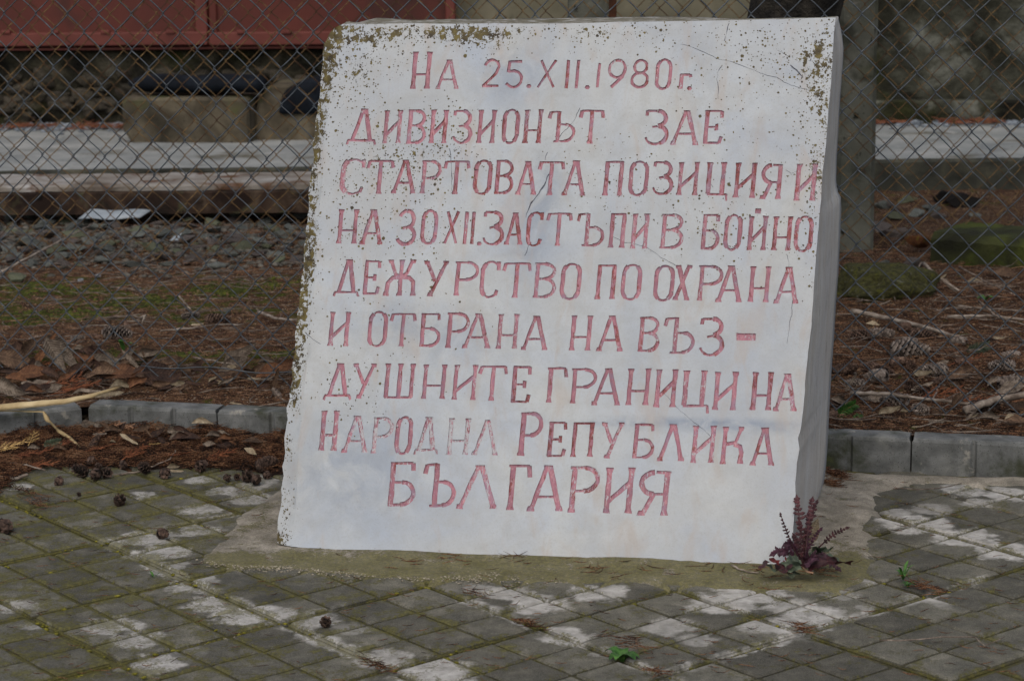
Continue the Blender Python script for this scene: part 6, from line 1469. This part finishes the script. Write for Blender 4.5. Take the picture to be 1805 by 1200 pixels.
def lobed(p0, p1, mid_up, w_, nl, seed, face_dir, start=.2, stem_w=.0016, tipw=1.0):
    """pinnate, lobed leaf from p0 to p1: a midrib with pairs of toothed lobes"""
    rr = random.Random(seed); p0 = Vector(p0); p1 = Vector(p1); c = (p0 + p1) / 2 + Vector((0, 0, mid_up)); mb = MB()
    def B(t): return p0 * (1 - t) ** 2 + c * 2 * t * (1 - t) + p1 * t * t
    pts = [B(i / 12) for i in range(13)]; mb.tube(pts, [stem_w * (1 - .6 * i / 12) for i in range(13)], 5)
    for k in range(nl):
        t = start + (1 - start) * (k + .5) / nl; p = B(t); tg = (B(min(t + .03, 1)) - B(t - .03)).normalized(); sd_ = tg.cross(face_dir).normalized()
        ww = w_ * (.35 + .65 * math.sin(math.pi * min(1, .15 + .8 * (t - start) / (1 - start)))) * tipw
        for s in (-1, 1):
            a = ww * rr.uniform(.45, 1.35); d1 = (sd_ * s + tg * rr.uniform(.1, .5) + face_dir * rr.uniform(-.3, .3)).normalized(); o_ = tg * (w_ * .34)
            tip = p + d1 * a; q1 = p - o_ * .7; q2 = p + o_ * .7; m1 = p + d1 * a * .55 - o_ * rr.uniform(.7, 1.1) ; m2 = p + d1 * a * .6 + o_ * rr.uniform(.7, 1.1); th = face_dir * .0006
            mb.add([q1, m1, tip, m2, q2, p + d1 * a * .5 + face_dir * .001], [(0, 1, 5), (1, 2, 5), (2, 3, 5), (3, 4, 5), (4, 0, 5)])
    # terminal lobe
    p = pts[-1]; tg = (pts[-1] - pts[-2]).normalized(); sd_ = tg.cross(face_dir).normalized(); a = w_ * .8
    mb.add([p - tg * a * .4, p + sd_ * a * .6, p + tg * a * .3 + sd_ * a * .35, p + tg * a, p + tg * a * .3 - sd_ * a * .35, p - sd_ * a * .6], [(0, 1, 2), (0, 2, 3), (0, 3, 4), (0, 4, 5)])
    return mb
wb = on_z(1415, 1001, .008); weed = root('weed', wb, 'purple leaved thistle like weed growing at the lower right corner of the stone', 'weed')
FD = Vector((0, -1, .25)).normalized()
def up_at(px, py, y): return on_y(px, py, y)
WD = [((1405,878),wb.y+.035,.03,.016,9,M_PURD,.25),((1432,880),wb.y+.03,.02,.014,9,M_PURD,.35),((1440,884),wb.y+.05,.02,.013,9,M_PURD,.35),((1376,906),wb.y-.005,-.02,.009,8,M_PURD,.55),((1447,932),wb.y-.01,.015,.011,7,M_PUR,.35),((1494,930),wb.y+.0,.02,.010,8,M_PURD,.45),((1362,976),wb.y-.02,.03,.017,8,M_PUR,.3),((1384,960),wb.y-.012,.03,.017,7,M_PUR,.35),((1478,1002),wb.y-.03,.03,.016,9,M_PUR,.2),((1409,920),wb.y+.01,.01,.014,7,M_PURD,.25),((1462,985),wb.y-.02,.025,.016,8,M_PUR,.2),((1455,968),wb.y+.04,.02,.018,7,M_GG,.3),((1370,1000),wb.y-.04,.015,.015,6,M_REDL,.3),((1425,905),wb.y+.03,.01,.012,6,M_PUR,.3),((1400,945),wb.y+.0,.01,.016,7,M_PURD,.2),((1440,995),wb.y-.04,.02,.018,7,M_PUR,.2)]
for i, ((px, py), yy, mu, w_, nl, mt, st) in enumerate(WD):
    p1 = on_y(px, py, yy); p0 = wb + Vector((random.uniform(-.008, .008), random.uniform(-.01, .01), .004)); p1.z = max(p1.z, .014)
    mb = lobed(p0 - wb, p1 - wb, mu, w_ * .62, nl + 1, i, FD, st, .0018); meshobj('leaf', mb.mesh('leaf', mt), parent=weed)
# broad base leaves
def broad(px, py, yy, s, mt, seed, par, base, tilt=.5):
    rr = random.Random(seed); vs = [(0, 0, 0)]; n = 18
    for k in range(n): a = 2 * math.pi * k / n; r = s * (1 + .22 * math.cos(5 * a + seed) + rr.uniform(-.08, .08)); vs.append((r * math.cos(a) * 1.1, r * math.sin(a) * .85, s * .18 * math.cos(3 * a + seed)))
    me = mk_mesh('leaf', vs, [(0, k + 1, (k + 1) % n + 1) for k in range(n)], False, mt); o = meshobj('leaf', me, parent=par); o.location = on_y(px, py, yy) - base; o.location.z = max(o.location.z, .006); o.rotation_euler = (tilt, rr.uniform(-.4, .4), rr.uniform(0, 6)); return o
for i, (px, py, s, mt) in enumerate([(1396,998,.017,M_GG),(1392,1010,.015,M_GG),(1400,988,.015,M_GG),(1347,998,.014,M_PURD),(1360,1004,.013,M_GG),(1380,1004,.016,M_PURD),(1420,1008,.017,M_TAN),(1386,1012,.010,M_TAN),(1435,1000,.015,M_PURD),(1460,992,.014,M_PURD),(1486,995,.015,M_PURD),(1452,976,.016,M_GG),(1441,972,.015,M_GG),(1428,994,.014,M_PUR),(1366,992,.010,M_REDL),(1470,985,.013,M_GG)]):
    broad(px, py - 4, wb.y - .065 + (.06 if py < 985 else 0), s, mt, i, weed, wb)
q = on_y(1430, 940, wb.y + .045); o = put('dry_leaf', LM[0], q, (1.2, -1.15, .2), .06, 'tan dry leaf standing upright behind the purple weed', 'dry leaf', None, ML['p'])
# small green weeds
def sprout(px, py, z, r_, nl, label, surf=None, seed=1, upz=.35, wide=.30, mat=M_GREEN):
    b = on_z(px, py, z) if surf is None else surf(px, py); rt = root('green_weed', b, label, 'weed', None); rr = random.Random(seed)
    for k in range(nl):
        a = 2 * math.pi * k / nl + rr.uniform(-.3, .3); r = r_ * rr.uniform(.7, 1.1); p1 = Vector((math.cos(a) * r, math.sin(a) * r, r * upz * rr.uniform(.4, 1.4)))
        n = 6; vs = []
        side = Vector((-math.sin(a), math.cos(a), 0))
        for i in range(n + 1):
            t = i / n; p = p1 * t + Vector((0, 0, r * .35 * math.sin(math.pi * t))); w_ = r * wide * math.sin(math.pi * (.08 + .9 * t)) ** .8
            vs += [p - side * w_ + Vector((0, 0, w_ * .3)), p, p + side * w_ + Vector((0, 0, w_ * .3))]
        fs = [(i * 3 + j, (i + 1) * 3 + j, (i + 1) * 3 + j + 1, i * 3 + j + 1) for i in range(n) for j in range(2)]
        meshobj('leaf', mk_mesh('leaf', vs, fs, True, mat), parent=rt)
    return rt
sprout(1097, 1166, -.004, .030, 7, 'small fresh green rosette weed growing in a paving joint at the bottom of the photo', seed=3)
sprout(1592, 1022, .004, .019, 9, 'bright green little weed in the crack right of the purple weed', seed=5, upz=1.2, wide=.14)
sprout(1600, 1036, .0, .015, 8, 'low green sprig just below the bright green little weed', seed=6, upz=.6, wide=.16)
sprout(1512, 738, 0, .016, 5, 'green seedling with round leaves behind the kerb right of the stone', surf=on_soil, seed=7, wide=.5)
sprout(1736, 532, 0, .022, 7, 'small green seedling on the red needles beyond the fence on the right', surf=on_soil, seed=8, upz=.8)
sprout(219, 634, .0, .026, 3, 'single bright green leaf sprouting among the dry leaves left of the stone', surf=lambda x, y: on_soil(x, y) + up_ * .02, seed=9, upz=1.6, wide=.35)
sprout(272, 1022, -.004, .012, 5, 'tiny green tuft in a joint of the mossy paving on the left', seed=12, upz=1.0, wide=.2)
# fir sprig
def fir(px, py, ln, an, label, surf, mat):
    b = surf(px, py); rt = root('fir_sprig', b, label, 'fir sprig'); s = ln / FPX * b.y; mb = MB(); d = Vector((math.cos(an), .1, math.sin(an))); up2 = Vector((-math.sin(an), 0, math.cos(an)))
    mb.tube([d * (s * (t - .5)) for t in (0, .33, .66, 1)], .0012, 5); meshobj('twig', mb.mesh('twig', M_NEEDLE_R), parent=rt); rr = random.Random(4); mb = MB()
    for k in range(54):
        t = k / 53 - .5; sg = 1 if k % 2 else -1; p = d * (s * t); e = p + (up2 * sg + d * .7 + Vector((0, rr.uniform(-.5, .2), 0))).normalized() * s * .34 * (1 - .5 * max(t, 0)); mb.tube([p, p.lerp(e, .6), e], [.0011, .0011, .0004], 4)
    tag(meshobj('needles', mb.mesh('needles', mat), parent=rt), kind='stuff')
fir(1490, 735, 40, .5, 'fresh green fir sprig behind the kerb right of the stone', lambda x, y: on_soil(x, y) + up_ * .016, M_GREEN)
fir(92, 786, 30, .2, 'faded green fir sprig in the litter heap below the kerb', lambda x, y: on_heap(x, y) + up_ * .012, M_GG)
fir(1722, 622, 40, .25, 'dull green fir sprig beyond the fence near the right edge', lambda x, y: on_soil(x, y) + up_ * .01, M_GG)
